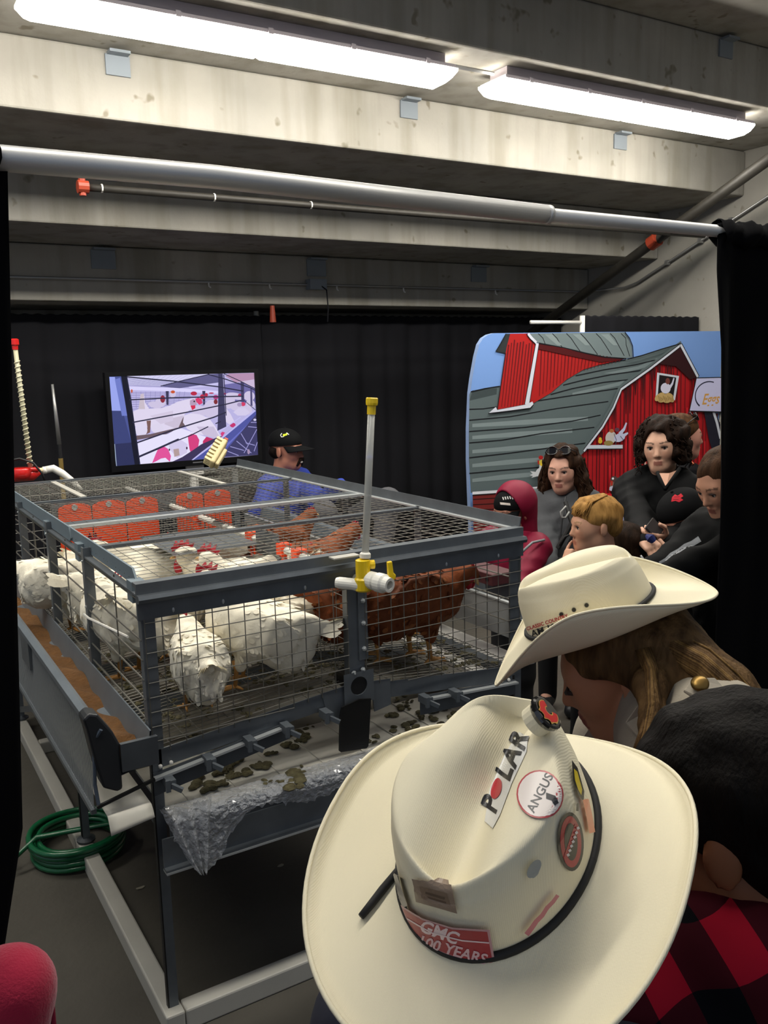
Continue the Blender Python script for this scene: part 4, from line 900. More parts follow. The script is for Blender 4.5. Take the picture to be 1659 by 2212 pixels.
tp([(820, 560), (900, 530), (1000, 545), (1100, 590), (1170, 690), (1225, 800), (1190, 835), (1100, 800), (960, 780), (860, 720), (810, 640)], '#e0d8f0'); tp([(960, 690), (1150, 690), (1210, 800), (1180, 830), (1040, 790)], '#cabfda')
# feeding hens in front
tp([(300, 870), (400, 850), (520, 790), (640, 780), (760, 700), (900, 750), (1000, 790), (1060, 810), (1060, 900), (960, 960), (860, 1060), (680, 1110), (315, 1145)], '#e6e1fb'); tp([(640, 880), (760, 830), (860, 900), (850, 1000), (740, 1060), (660, 960)], '#d2c9ea'); tp([(700, 960), (760, 950), (770, 1030), (710, 1050)], '#b29b9a')
tp([(862, 800), (905, 775), (960, 790), (990, 850), (975, 940), (910, 1050), (880, 960), (870, 880)], '#d4407f'); tp([(1030, 860), (1070, 810), (1145, 835), (1140, 870), (1080, 940), (1025, 930)], '#c22f66'); tp([(460, 1125), (500, 1020), (530, 950), (590, 922), (640, 955), (672, 1040), (660, 1110), (610, 1060), (560, 1070), (510, 1100)], '#e0529a'); te(655, 965, 8, 14, '#38243a'); te(850, 945, 10, 16, '#4b3350')
# trough and cages
tp([(900, 1095), (1000, 1000), (1250, 800), (1400, 670), (1625, 490), (1640, 545), (1250, 1010), (1100, 1095)], '#4f55a0'); tp([(1050, 1080), (1330, 860), (1600, 590), (1620, 570), (1300, 920), (1160, 1080)], '#6a70c4')
tl_([(905, 1092), (1250, 815), (1625, 492)], 13, '#bdb9f0'); tl_([(1210, 750), (1450, 580)], 10, '#c3bff0', 6); tp([(800, 1050), (930, 960), (1010, 900), (1180, 820), (1250, 800), (1000, 1000), (900, 1090), (690, 1105)], '#3b3358')
tp([(1250, 1010), (1640, 545), (1650, 1030), (1250, 1050)], '#3d3b66')
for a_, b_ in (((1330, 925), (1480, 970)), ((1480, 1000), (1640, 720)), ((1400, 860), (1560, 1000)), ((1530, 690), (1640, 700)), ((1450, 770), (1520, 900)), ((1590, 980), (1640, 870)), ((1300, 980), (1420, 1030)), ((1560, 640), (1640, 640)), ((1500, 880), (1600, 910))): tl_([a_, b_], 6, '#9a96d0')
te(1605, 610, 16, 13, '#d5d0f0'); te(1530, 985, 14, 30, '#a58fb0'); tp([(1225, 770), (1245, 750), (1275, 760), (1240, 815)], '#d0407c')
# posts and bars
tp([(1210, 60), (1258, 60), (1290, 690), (1190, 740), (1200, 560)], '#3c3a5c'); tp([(1455, 160), (1492, 165), (1492, 400), (1460, 395)], '#413e66'); tl_([(1270, 70), (1285, 420), (1290, 560)], 7, '#2e2c48'); tp([(1560, 230), (1580, 232), (1582, 450), (1560, 440)], '#4c4874')
tp([(-80, 60), (115, 60), (330, 1150), (-20, 1200)], '#4a5594'); tp([(-60, 90), (40, 90), (120, 500), (0, 520)], '#9aa6ee'); tp([(-30, 500), (130, 500), (230, 900), (20, 950)], '#3a4378'); tp([(40, 120), (100, 100), (190, 560), (120, 560)], '#6f7cc8'); tp([(20, 900), (230, 880), (270, 1160), (20, 1200)], '#2c3159'); tl_([(20, 900), (60, 1180)], 12, '#9fb0c8', 4)
tp([(110, 60), (180, 60), (320, 1150), (265, 1160)], '#141627'); tl_([(175, 90), (215, 330), (250, 600), (320, 1130)], 9, '#1e2036')
for pts, w_ in (([(205, 368), (700, 345), (1480, 330)], 9), ([(240, 640), (850, 520), (1290, 425), (1460, 380)], 9), ([(285, 885), (740, 715), (1150, 580), (1290, 520)], 10), ([(310, 1050), (540, 945), (760, 840)], 14), ([(650, 895), (900, 790), (1090, 690)], 8), ([(180, 90), (700, 145), (1200, 215), (1480, 270)], 9), ([(1090, 65), (1300, 130), (1560, 230), (1620, 260)], 8), ([(1270, 60), (1450, 150), (1620, 240)], 6), ([(560, 205), (760, 150), (1090, 70)], 6), ([(1170, 655), (1230, 630)], 8), ([(1490, 380), (1620, 500)], 5)): tl_(pts, w_, '#2b2a44')
tv = empty('television', (cx, YT+0.1, 0), 'large black television showing white hens feeding, in front of the back drape', 'television')
mscr = bpy.data.materials.new('lit_screen'); mscr.use_nodes = True; N = mscr.node_tree.nodes; b = N['Principled BSDF']; b.inputs['Base Color'].default_value = (0.005, 0.005, 0.005, 1); b.inputs['Roughness'].default_value = 0.25
vc = N.new('ShaderNodeVertexColor'); vc.layer_name = 'Col'; mscr.node_tree.links.new(vc.outputs['Color'], b.inputs['Emission Color']); b.inputs['Emission Strength'].default_value = 1.0
link('screen_picture', A2.mesh('screen_picture', mscr, lambda u, v, h: (u, YT-h, v), 0.00006), tv)
x0, x1, z0, z1 = cx-SW/2, cx+SW/2, cz-SH/2, cz+SH/2
M_TV = mat('glossy_black_bezel', '#0c0c0e', 0.3, coat=0.3)
m = MB().box((x0-0.032, YT-0.014, z1), (x1+0.032, YT+0.05, z1+0.03)).box((x0-0.032, YT-0.014, z0-0.045), (x1+0.032, YT+0.05, z0)).box((x0-0.032, YT-0.014, z0), (x0, YT+0.05, z1)).box((x1, YT-0.014, z0), (x1+0.032, YT+0.05, z1)).box((x0, YT+0.004, z0), (x1, YT+0.05, z1))
o = m.build('bezel', M_TV, tv)
MB().box((cx+0.02, YT-0.016, z0-0.024), (cx+0.10, YT-0.013, z0-0.016)).build('badge', mat('silver_badge', '#8a8a8e', 0.4, 0.6), tv)
MB().tube([(cx+0.05, YT+0.07, 0.03), (cx+0.05, YT+0.07, z0+0.2)], 0.035, 14).build('stand_pole', M_WHITEM, tv)
MB().box((cx-0.02, YT+0.02, z0-0.12), (cx+0.12, YT+0.05, z0-0.03)).build('stand_bracket', M_WHITEM, tv)
MB().box((cx-0.35, YT-0.12, 0.0), (cx+0.45, YT+0.22, 0.03)).build('stand_base', M_TV, tv)
# ================================================================ HENS
M_FEW = mat('white_plumage', '#ffffff', 0.85, attr=True, var=0.10, vscale=30, bump=0.35, bscale=120, spec=0.2, sheen=0.15, bdist=0.003)
M_FEB = mat('brown_plumage', '#ffffff', 0.75, attr=True, var=0.35, vscale=45, bump=0.5, bscale=120, spec=0.3, bdist=0.003)
M_COMB = mat('red_comb', '#b5162a', 0.5, var=0.2, vscale=50, bump=0.3, bscale=200)
M_BEAK = mat('horn_beak', '#c9a266', 0.45)
M_SHANK = mat('yellow_shank', '#c08a45', 0.6, var=0.25, vscale=60, bump=0.4, bscale=250)
M_EYE = mat('dark_eye', '#180d08', 0.15)
WHITE, BROWN = np.array(srgb('#f6efda')), np.array(srgb('#7d411e'))
POSES = {   # neck base, neck mid, head centre, head pitch, head yaw (deg)
    'up':   ((0, .105, .250), (0, .142, .283), (0, .174, .320), 0, 0),
    'fwd':  ((0, .110, .245), (0, .175, .280), (0, .235, .310), -10, 0),
    'down': ((0, .115, .225), (0, .200, .200), (0, .245, .135), -70, 0),
    'low':  ((0, .110, .240), (0, .160, .255), (0, .190, .265), -20, 0),
    'side': ((0, .105, .240), (.030, .130, .270), (.075, .125, .272), -25, -80),
}
SINK = 0.032                                            # plump low-slung bodies on short shanks
def hen_meshes(pose, kind, seed):
    nb, nm, hd, hp, hy = POSES[pose]; rnd = random.Random(seed)
    nb, nm, hd = [np.array(q)-np.array([0, 0, SINK]) for q in (nb, nm, hd)]
    hpr = [('c', nb, .052, nm, .036), ('c', nm, .036, hd, .022), ('e', hd, (.020, .028, .023), rotm(0, 0, hy))]
    pr = [('e', (0, 0, .215), (.074, .135, .082), rotm(12, 0, 0)), ('e', (0, .08, .205), (.066, .075, .078)), ('e', (0, -.095, .195), (.066, .085, .085)), ('e', (0, -.085, .25), (.05, .085, .048), rotm(-18, 0, 0)),
          ('c', (0, -.13, .245), .038, (0, -.195, .285), .016)]
    for s in (-1, 1):
        pr += [('e', (s*.066, -.015, .228), (.020, .12, .062), rotm(-8, 0, s*4)), ('c', (s*.04, .01, .165), .036, (s*.042, .015, .105), .017)]
    pr = xform(pr, frame((0, 0, -SINK)))+hpr
    hdn = np.array(hd)
    def col(V):
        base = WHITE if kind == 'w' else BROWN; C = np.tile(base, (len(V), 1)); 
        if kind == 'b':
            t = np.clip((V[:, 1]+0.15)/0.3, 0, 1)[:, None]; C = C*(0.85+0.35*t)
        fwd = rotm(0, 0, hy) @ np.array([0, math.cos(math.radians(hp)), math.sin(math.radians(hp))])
        d = (V-hdn); m = (np.linalg.norm(d-fwd*0.012, axis=1) < 0.021) & ((d @ fwd) > -0.002); C[m] = srgb('#a8373c')
        return C
    nz = lambda X, Y, Z: 0.0022*np.sin(X*95+1.0)*np.sin(Y*80+Z*40)+0.0015*np.sin(Y*150+X*60)*np.sin(Z*130)
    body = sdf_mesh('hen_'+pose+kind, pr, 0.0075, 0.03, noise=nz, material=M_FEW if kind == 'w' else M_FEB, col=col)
    parts = {}
    # overlapping contour feathers
    V = np.array([v.co[:] for v in body.vertices]); Nn = np.array([v.normal[:] for v in body.vertices])
    idx = [i for i in range(len(V)) if V[i, 2] > .095 and np.linalg.norm(V[i]-hdn) > 0.045]; rnd.shuffle(idx)
    fv, ff, fc = [], [], []
    def feather(p, dirv, nrm, L, W, c, curl=0.15):
        dirv = dirv/np.linalg.norm(dirv); s_ = np.cross(dirv, nrm); s_ = s_/(np.linalg.norm(s_)+1e-9); o = len(fv); ks = ((0, .25), (.35, .9), (.7, 1.0), (.92, .6), (1.0, .05))
        for t, w_ in ks:
            q = p+dirv*L*t+nrm*(0.002+curl*L*t*t*0.5)
            fv.append(q-s_*W*w_*.5); fv.append(q+s_*W*w_*.5+nrm*0.0)
            cc = np.array(c)*(1.0+0.0*t); fc.append(cc); fc.append(cc)
        for i in range(len(ks)-1): ff.append((o+2*i, o+2*i+1, o+2*i+3, o+2*i+2))
    def fcol():
        if kind == 'w': return WHITE*rnd.uniform(0.9, 1.03)
        return np.array(srgb(rnd.choice(['#8a4a22', '#7a3c19', '#9a5a2c', '#69300f', '#84441d'])))*rnd.uniform(0.85, 1.2)
    for i in idx[:480 if kind == 'w' else 560]:
        p, n_ = V[i], Nn[i]; back = np.array([0, -1.0, -0.25 if p[2] > .17 else -0.5]); d = back-n_*(back@n_); d = d+np.array([rnd.uniform(-.2, .2), 0, rnd.uniform(-.2, .2)])
        small = 0.6 if (p[1] > .08) else 1.0; small *= 0.7 if p[1] < -.09 else 0.9; feather(p-n_*0.0035, d+n_*0.05, n_, rnd.uniform(.022, .032)*small, rnd.uniform(.014, .020)*small, fcol(), 0.02)
    for s in (-1, 1):                                      # long wing feathers and fluffy vent
        for j in range(7):
            z = .245-SINK-j*.012; feather(np.array([s*(.078-.001*j), -.06, z]), np.array([-s*.12, -1, -.18-.03*j]), np.array([s, 0, .15]), .080-.006*j, .017, fcol(), -0.02)
        for j in range(5): feather(np.array([s*.03, -.155, .17-SINK+.015*j]), np.array([s*rnd.uniform(.1, .4), -.3, -.9]), np.array([s*.4, -.85, -.1]), .030, .016, fcol(), 0.12)
    tail_i = len(ff)
    for j in range(11):
        a = (j-5)/5; feather(np.array([a*.018, -.165, .265-SINK]), np.array([a*.32, -.78, .55-.35*abs(a)+rnd.uniform(-.05, .05)]), np.array([a*.9+.05, -.35, .45]), rnd.uniform(.07, .095), .024, fcol(), -0.05)
    me = bpy.data.meshes.new('plumage'); me.from_pydata([tuple(v) for v in fv], [], ff); me.update(); smooth_shade(me)
    a = me.color_attributes.new('Col', 'FLOAT_COLOR', 'POINT'); a.data.foreach_set('color', np.array([(*c, 1) for c in fc], np.float32).ravel()); me.materials.append(M_FEW if kind == 'w' else M_FEB)
    parts['plumage'] = [me]
    # head gear
    M = np.eye(4); M[:3, :3] = rotm(0, 0, hy) @ rotm(hp, 0, 0); M[:3, 3] = hd
    def H(p): return tuple(M[:3, :3] @ np.array(p)+M[:3, 3])
    sc = 1.25 if kind == 'w' else 0.85
    pts = [(-.018, .012), (-.024, .030), (-.012, .026), (-.010, .044), (.000, .030), (.005, .046), (.013, .030), (.020, .040), (.026, .024), (.032, .018), (.030, .006), (.020, .014)]
    m = MB(); n = len(pts); L_ = [H((-.003+(.010*(z-.02)/.02 if kind == 'w' and z > .03 else 0), y*sc, .006+z*sc*0.8)) for y, z in pts]; R_ = [H((.003+(.010*(z-.02)/.02 if kind == 'w' and z > .03 else 0), y*sc, .006+z*sc*0.8)) for y, z in pts]
    m.add(L_+R_, [tuple(range(n)), tuple(range(2*n-1, n-1, -1))]+[(i, i+n, (i+1) % n+n, (i+1) % n) for i in range(n)]); parts['comb'] = [m.mesh('comb', M_COMB)]
    parts['wattle'] = [MB().ball(H((s*.007, .022, -.030*sc*.9)), (.0045, .011*sc, .017*sc), 10, 7, rot=Matrix(M[:3, :3].tolist())).mesh('wattle', M_COMB, True) for s in (-1, 1)]
    parts['beak'] = [MB().tube([H((0, .022, -.002)), H((0, .036, -.004)), H((0, .046, -.010))], [.0085, .006, .001], 8).mesh('beak', M_BEAK, True)]
    parts['eye'] = [MB().ball(H((s*.0175, .010, .006)), .0045, 8, 6).mesh('eye', M_EYE, True) for s in (-1, 1)]
    legs = []
    for s in (-1, 1):
        x, y = s*.042, .012; m = MB().tube([(x, y+.004, .09), (x, y-.005, .065), (x, y+.002, .012)], [.0085, .0075, .006], 8)
        legs.append(m.mesh('leg', M_SHANK, True))
        t = MB()
        for a, l in ((-.5, .045), (0, .055), (.5, .045), (math.pi, .022)):
            dx, dy = math.sin(a), math.cos(a); t.tube([(x, y+.002, .012), (x+dx*l*.5, y+dy*l*.5, .008), (x+dx*l, y+dy*l, .003)], [.0055, .0045, .0025], 6)
        legs.append(t.mesh('foot', M_SHANK, True))
    parts['leg'] = [legs[0], legs[2]]; parts['foot'] = [legs[1], legs[3]]
    return body, parts
HENCACHE = {}
def hen(kind, pose, x, y, heading, label, s=1.0, tilt=0, dz=0.0, roll=0):
    """heading: degrees clockwise from +Y (towards the back of the booth)"""
    key = (kind, pose)
    if key not in HENCACHE: HENCACHE[key] = hen_meshes(pose, kind, len(HENCACHE)+3)
    body, parts = HENCACHE[key]
    o = link('hen', body, None, label, 'hen', 'white hens in the cage' if kind == 'w' else 'brown hens in the cage', loc=(x, y, zfl(x)+0.002+dz), rot=(math.radians(tilt), math.radians(roll), math.radians(-heading)))
    o.scale = (s, s, s)
    legs = []
    for nm, L_ in parts.items():
        if nm == 'foot': continue
        for i, me in enumerate(L_):
            q = link(nm, me, o)
            if nm == 'leg':
                q.rotation_euler = (-math.radians(tilt), 0, 0); link('foot', parts['foot'][i], q)
    return o
hen('w', 'low', 0.800, 2.400, 8, 'white hen seen from behind, front left corner of the cage', 0.88, tilt=9, dz=.006)
hen('w', 'up', 0.965, 2.455, -52, 'white hen with soiled back standing front and centre of the cage', 1.04, tilt=16, dz=.012)
hen('w', 'up', 1.060, 2.640, -50, 'white hen right behind the front centre hen, tail to the centre post', 1.08, tilt=12, dz=.01)
hen('w', 'low', 0.865, 2.86, 62, 'white hen standing back left of the hen seen from behind', 1.05)
hen('w', 'side', 0.725, 2.83, -34, 'white hen at the feeder bars with its back to the front', 1.12)
hen('w', 'fwd', 0.80, 3.18, 95, 'white hen with red comb under the blue grey roof plate', 1.08)
hen('w', 'down', 0.68, 3.55, 120, 'white hen pecking at the far left of the cage', 1.05)
hen('w', 'fwd', 1.00, 3.20, -70, 'white hen seen from above through the roof wire', 1.18)
hen('w', 'low', 0.92, 3.62, 80, 'white hen at the back by the orange nest flaps', 1.05)
hen('w', 'up', 1.14, 2.84, -70, 'white hen deep in the cage below the drinkers', 1.15)
hen('b', 'side', 1.56, 2.385, 82, 'big brown hen at the front of the right half of the cage', 1.22)
hen('b', 'low', 1.37, 2.66, 12, 'brown hen with fluffed rump behind the centre post', 1.15, tilt=6)
hen('b', 'down', 1.40, 2.44, 85, 'brown hen lowering its red head beside the centre post', 1.05)
hen('b', 'low', 1.66, 2.70, 70, 'brown hen standing behind the big brown hen', 1.2)
hen('b', 'up', 1.66, 3.72, 90, 'brown hen farthest back, red head near the seated man', 1.05)
hen('b', 'fwd', 1.50, 3.10, 80, 'brown hen stretching forward under the roof right of the white pipe', 1.1)
hen('b', 'low', 1.42, 3.42, 30, 'brown hen beside the orange drinkers', 1.05)
# ================================================================ PEOPLE
def skinmat(name, c): return mat('skin_'+name, '#ffffff', 0.55, attr=True, var=0.08, vscale=25, spec=0.35)
M_SCL = mat('eye_white', '#cfc8c0', 0.3); M_IRIS = mat('eye_iris', '#1c120c', 0.2)
def head_prims(s=1.0, nose=1.0, chin=1.0):
    P_ = [('e', (0, -.014, .032), (.074, .094, .080)), ('e', (0, .030, -.028), (.056, .062, .083)), ('e', (0, .056*chin, -.086), (.028, .026, .022)),
          ('c', (-.034, .072, .018), .010, (.034, .072, .018), .010), ('c', (0, .084, .008), .0075, (0, .101+.006*(nose-1), -.030), .0105, .008),
          ('e', (0, .085, -.058), (.023, .011, .0065), None, .006), ('e', (0, .083, -.069), (.020, .011, .0075), None, .006), ('c', (0, -.02, -.06), .050, (0, -.045, -.150), .052)]
    for q in (-1, 1):
        P_ += [('e', (q*.032, .052, -.018), (.026, .027, .029)), ('e', (q*.010, .090, -.034), (.0065, .009, .007), None, .006), ('c', (q*.023, .02, -.070), .028, (q*.008, .052, -.088), .020),
               ('e', (q*.076, -.012, -.008), (.007, .019, .031), rotm(0, 0, q*-18), .006)]
    Ng = [('e', (q*.031, .100, -.001), (.016, .018, .010)) for q in (-1, 1)]
    M = np.diag([s, s, s, 1.0])
    def sc(L):
        o = []
        for p in L:
            if p[0] == 'c': o.append(('c', np.array(p[1])*s, p[2]*s, np.array(p[3])*s, p[4]*s)+tuple(v*s for v in p[5:]))
            else: o.append(('e', np.array(p[1])*s, np.array(p[2])*s, p[3] if len(p) > 3 else None)+tuple(v*s for v in p[4:]))
        return o
    return sc(P_), sc(Ng)
def hand_prims(org, fwd, up, side=1, s=1.0, curl=(25, 35, 30), point=None, thumb_in=0.4):
    """palm and five fingers; fwd along the fingers, up out of the back of the hand, side=+1 thumb towards fwd x up"""
    f = np.array(fwd, float); f /= np.linalg.norm(f); u = np.array(up, float); u -= f*(u@f); u /= np.linalg.norm(u); x = np.cross(f, u)*side; o = np.array(org, float)
    pr = [('c', o, .024*s, o+f*.03*s, .024*s, .01)]
    for dx in (-.026, -.009, .009, .025): pr.append(('c', o+f*.025*s+x*dx*.8*s, .014*s, o+f*.085*s+x*dx*s, .0115*s, .012))
    for i, (dx, L) in enumerate(((.027, .072), (.010, .080), (-.008, .075), (-.025, .060))):
        p = o+f*.085*s+x*dx*s; a = 0
        for j, k in enumerate((.42, .33, .25)):
            a += math.radians((8, 8, 8)[j] if (point is not None and i == point) else curl[j]); d = f*math.cos(a)-u*math.sin(a); q = p+d*L*k*s
            pr.append(('c', p, (.0092-.0007*j)*s, q, (.0085-.0008*j)*s, .003)); p = q
    p = o+f*.025*s+x*.028*s; d = f*.6+x*.75-u*thumb_in; d /= np.linalg.norm(d); q = p+d*.036*s; d2 = f*.85+x*.3-u*thumb_in; d2 /= np.linalg.norm(d2)
    pr += [('c', p, .0135*s, q, .011*s, .008), ('c', q, .011*s, q+d2*.032*s, .0085*s, .003)]
    return pr
def inflate(prims, t):
    return [(p[0], p[1], p[2]+t, p[3], p[4]+t)+tuple(p[5:]) if p[0] == 'c' else (p[0], p[1], np.array(p[2])+t)+tuple(p[3:]) for p in prims]
def wrinkle(a, f=22.0, ph=0.0):
    def fn(X, Y, Z):
        w1 = np.sin(Z*f*1.7+np.sin(X*f*0.9+ph)*1.8+Y*f*0.6); w2 = np.sin((X-Y)*f*1.1+Z*f*1.9+np.sin(Z*f*.6+X*9)*1.5+ph); w3 = np.sin((X+Y)*f*.8-Z*f*1.4+ph*2)
        return a*((1-np.abs(w1))*-.9+(1-np.abs(w2))*-.7+w3*.4)
    return fn
def person(label, x, y, heading, H, skin='#c58f74', lip='#9a5548', brow='#3a2a20', head=(0, 0, 0), head_off=(0, 0, 0), hs=1.0, arms=None, top=None, top_mat=None, legs_mat=None, seated=None,
           w=1.0, top_kw=None, hands=(), brows=True, eyes=True, lean=(0, 0), zip_=None, hidden_face=False, arm_r=1.0):
    """a standing (or seated) figure. local frame: +y forward, +x right. head=(pitch down, turn clockwise, roll)"""
    Mw = Matrix.Translation((x, y, 0)) @ Matrix.Rotation(math.radians(-heading), 4, 'Z'); Mi = Mw.inverted()
    def loc(p): return np.array(Mi @ Vector(tuple(p)))
    lx, ly = lean
    sh = np.array([lx, ly, .815*H]); 
    if seated is not None: base = seated['hip']; drop = base-.52*H; sh = sh+np.array([0, 0, drop])
    else: drop = 0
    zz = lambda k: k*H+drop
    torso = [('e', (lx*.85, ly*.85, zz(.725)), (.098*H*w, .066*H*w, .115*H)), ('e', (lx*.4, ly*.4, zz(.61)), (.086*H*w, .064*H*w, .085*H)), ('e', (0, 0, zz(.525)), (.095*H*w, .068*H*w, .07*H)),
             ('c', sh+np.array([-.088*H*w, 0, -.012*H]), .038*H, sh+np.array([.088*H*w, 0, -.012*H]), .038*H)]
    hc = np.array([lx, ly, zz(.925)])+np.array([0, .012*H, 0])+np.array(head_off, float)
    neck = [('c', sh+np.array([0, -.005, .005]), .034*H, hc+np.array([0, -.025, -.07*hs]), .030*H)]
    A = {}
    for s, nm in ((-1, 'L'), (1, 'R')):
        s0 = sh+np.array([s*.108*H*w, 0, -.018*H]); el = s0+np.array([s*.02*H, -.01*H, -.17*H]); wr = el+np.array([0, .04*H, -.145*H])
        if arms and nm in arms: el, wr = [loc(p) for p in arms[nm]]
        A[nm] = (s0, el, wr)
    armp = []; r_ = arm_r
    for nm in 'LR':
        s0, el, wr = A[nm]; armp += [('c', s0, .034*H*r_, el, .026*H*r_), ('c', el, .026*H*r_, wr, .019*H*r_)]
    legp = []
    for i, s in enumerate((-1, 1)):
        hip = np.array([s*.05*H, 0, zz(.50)]); kn = np.array([s*.052*H, .01, .28*H]); an = np.array([s*.052*H, 0, .05*H])
        if seated is not None: kn, an = [loc(p) for p in seated['legs'][i]]
        legp += [('c', hip, .052*H, kn, .036*H), ('c', kn, .036*H, an, .024*H)]
    shoes = []
    for i in (1, 3):
        an = np.array(legp[i][3]); shoes.append((an, an+np.array([0, .085*H, -.022*H])))
    Mh = np.eye(4); Mh[:3, :3] = rotm(0, 0, -head[1]) @ rotm(-head[0], 0, 0) @ rotm(0, head[2], 0); Mh[:3, 3] = hc
    hp, hn = head_prims(hs); hp = xform(hp, Mh); hn = xform(hn, Mh)
    thin = inflate(torso, -.012)+[(p[0], p[1], p[2]-.008, p[3], p[4]-.006) for p in armp+legp]+[('c', a, .026*H, b, .020*H) for a, b in shoes]
    body_pr = thin+neck+hp
    sk = np.array(srgb(skin)); lp = np.array(srgb(lip)); bw = np.array(srgb(brow)); R3 = Mh[:3, :3]
    def col(V):
        C = np.tile(sk, (len(V), 1)); L_ = (V-hc) @ R3/hs
        m = (np.abs(L_[:, 0]) < .0185) & (L_[:, 2] < -.055) & (L_[:, 2] > -.076) & (L_[:, 1] > .07); C[m] = lp*.75+sk*.25
        if brows:
            ax_ = np.abs(L_[:, 0]); zb = .0195+.006*np.sin((ax_-.012)/.036*2.2); m = (ax_ > .012) & (ax_ < .052) & (np.abs(L_[:, 2]-zb) < .0034) & (L_[:, 1] > .05); C[m] = bw*0.8+sk*0.2
        m = (np.abs(np.abs(L_[:, 0])-.04) < .018) & (np.abs(L_[:, 2]+.03) < .016) & (L_[:, 1] > .05); C[m] = C[m]*np.array([1.03, .96, .95])
        return C
    lo = hc-.15*hs; hi = hc+.15*hs
    o = link('person', sdf_mesh('person', body_pr, 0.016, 0.03, neg=hn, fine=(lo, hi, 0.0045), material=skinmat('figure', skin), col=col), None, label, 'person', mw=Mw)
    if eyes:
        for q in (-1, 1):
            def HP(p): return tuple(R3 @ (np.array(p)*hs)+hc)
            e = MB().ball(HP((q*.031, .0745, -.001)), (.0125*hs,)*3, 12, 8).build('eye', M_SCL, o, smooth=True)
            MB().ball(HP((q*.0305, .0825, -.001)), (.0062*hs,)*3, 10, 6).build('iris', M_IRIS, e, smooth=True)
            MB().tube([HP((q*.018, .0875, .004)), HP((q*.031, .0905, .0075)), HP((q*.044, .082, .004))], [.0022*hs, .0030*hs, .0022*hs], 6).build('eyelid', mat('dark_lash', '#2a1c17', 0.7), e, smooth=True)
    kw = dict(vox=0.011, k=0.035); kw.update(top_kw or {})
    if top_mat:
        tp_ = inflate(torso, .012)+[(p[0], p[1], p[2]+.014, p[3], p[4]+.012) for p in armp]
        tp_ += top(H, sh, hc, zz) if top else []
        link('jacket', sdf_mesh('jacket', tp_, noise=kw.pop('noise', wrinkle(0.006)), material=top_mat, **kw), o)
    lm = legs_mat or mat('dark_trousers', '#17181c', 0.8, var=0.2)
    link('trousers', sdf_mesh('trousers', [('e', (0, 0, zz(.515)), (.100*H*w, .074*H*w, .075*H))]+[(p[0], p[1], p[2]+.006, p[3], p[4]+.016) for p in legp], 0.016, 0.03, material=lm), o)
    for a, b in shoes: link('shoe', sdf_mesh('shoe', [('c', a+np.array([0, -.01, -.012*H]), .032*H, b, .026*H)], 0.012, 0.02, material=mat('dark_shoe', '#15151a', 0.5)), o)
    for k_, h in enumerate(hands):
        hp_ = hand_prims(loc(h['org']), np.array(Mi.to_3x3() @ Vector(tuple(h['fwd']))), np.array(Mi.to_3x3() @ Vector(tuple(h['up']))), h.get('side', 1), h.get('s', 1.0), h.get('curl', (25, 35, 30)), h.get('point'), h.get('thumb_in', 0.4))
        link('hand', sdf_mesh('hand', hp_, 0.0042, 0.006, material=mat('hand_skin_'+skin.strip('#'), skin, 0.55, var=0.08, vscale=30)), o)
    o['_hd'] = 1
    return dict(o=o, hc=hc, R=R3, hs=hs, loc=loc, H=H, sh=sh, zz=zz, Mw=Mw)
def fin(d):                                              # drop the bookkeeping flag
    if '_hd' in d['o']: del d['o']['_hd']
def hpt(d, p): return tuple(d['R'] @ (np.array(p, float)*d['hs'])+d['hc'])
def hframe(d): M = np.eye(4); M[:3, :3] = d['R']*d['hs']; M[:3, 3] = d['hc']; return M
def sprims(prims, d):
    s = d['hs']; o = []
    for p in prims:
        if p[0] == 'c': o.append(('c', hpt(d, p[1]), p[2]*s, hpt(d, p[3]), p[4]*s)+tuple(p[5:]))
        else: o.append(('e', hpt(d, p[1]), np.array(p[2])*s, d['R'] @ (np.array(p[3]) if len(p) > 3 and p[3] is not None else np.eye(3)))+tuple(p[4:]))
    return o
def hairmat(name, c1, c2): return mat('hair_'+name, c1, 0.65, var=0.5, vscale=18, vcol=c2, stretch=(3, 3, 0.5), bump=0.7, bscale=70, bdist=0.004, spec=0.10)
def hair(d, prims, material, neg=(), noise=0.004, vox=0.0055, name='hair', freq=60, kneg=0.012):
    nz = (lambda X, Y, Z: noise*(np.sin(X*freq+Z*freq*.3)*np.sin(Y*freq*.9+1)*.7+np.sin(Z*freq*.8+X*freq*.6)*.5)) if noise else None
    return link(name, sdf_mesh(name, sprims(prims, d), vox, 0.02, neg=sprims(neg, d), kneg=kneg, noise=nz, material=material), d['o'])
def curls(d, paths, material, r=0.0035, helix=0.007, turns=7, seg=40, name='curls', seed=1):
    m = MB(); rnd = random.Random(seed)
    for pts in paths:
        P_ = [np.array(hpt(d, p)) for p in pts]; ph = rnd.uniform(0, 6.28); pl = []
        for i in range(seg+1):
            t = i/seg*(len(P_)-1); k = min(int(t), len(P_)-2); f = t-k; q = P_[k]*(1-f)+P_[k+1]*f; a = ph+turns*2*math.pi*i/seg; h_ = helix*(0.3+0.7*i/seg)
            pl.append((q[0]+h_*math.cos(a), q[1]+h_*math.sin(a), q[2]+0.3*h_*math.sin(a*.5)))
        m.tube(pl, [r*(1-0.6*i/seg) for i in range(seg+1)], 4)
    return m.build(name, material, d['o'], smooth=True)
CAPP = [('e', (0, -.018, .040), (.080, .101, .084))]      # close-fitting hair cap
FACE = [('e', (0, .085, -.040), (.058, .058, .085))]
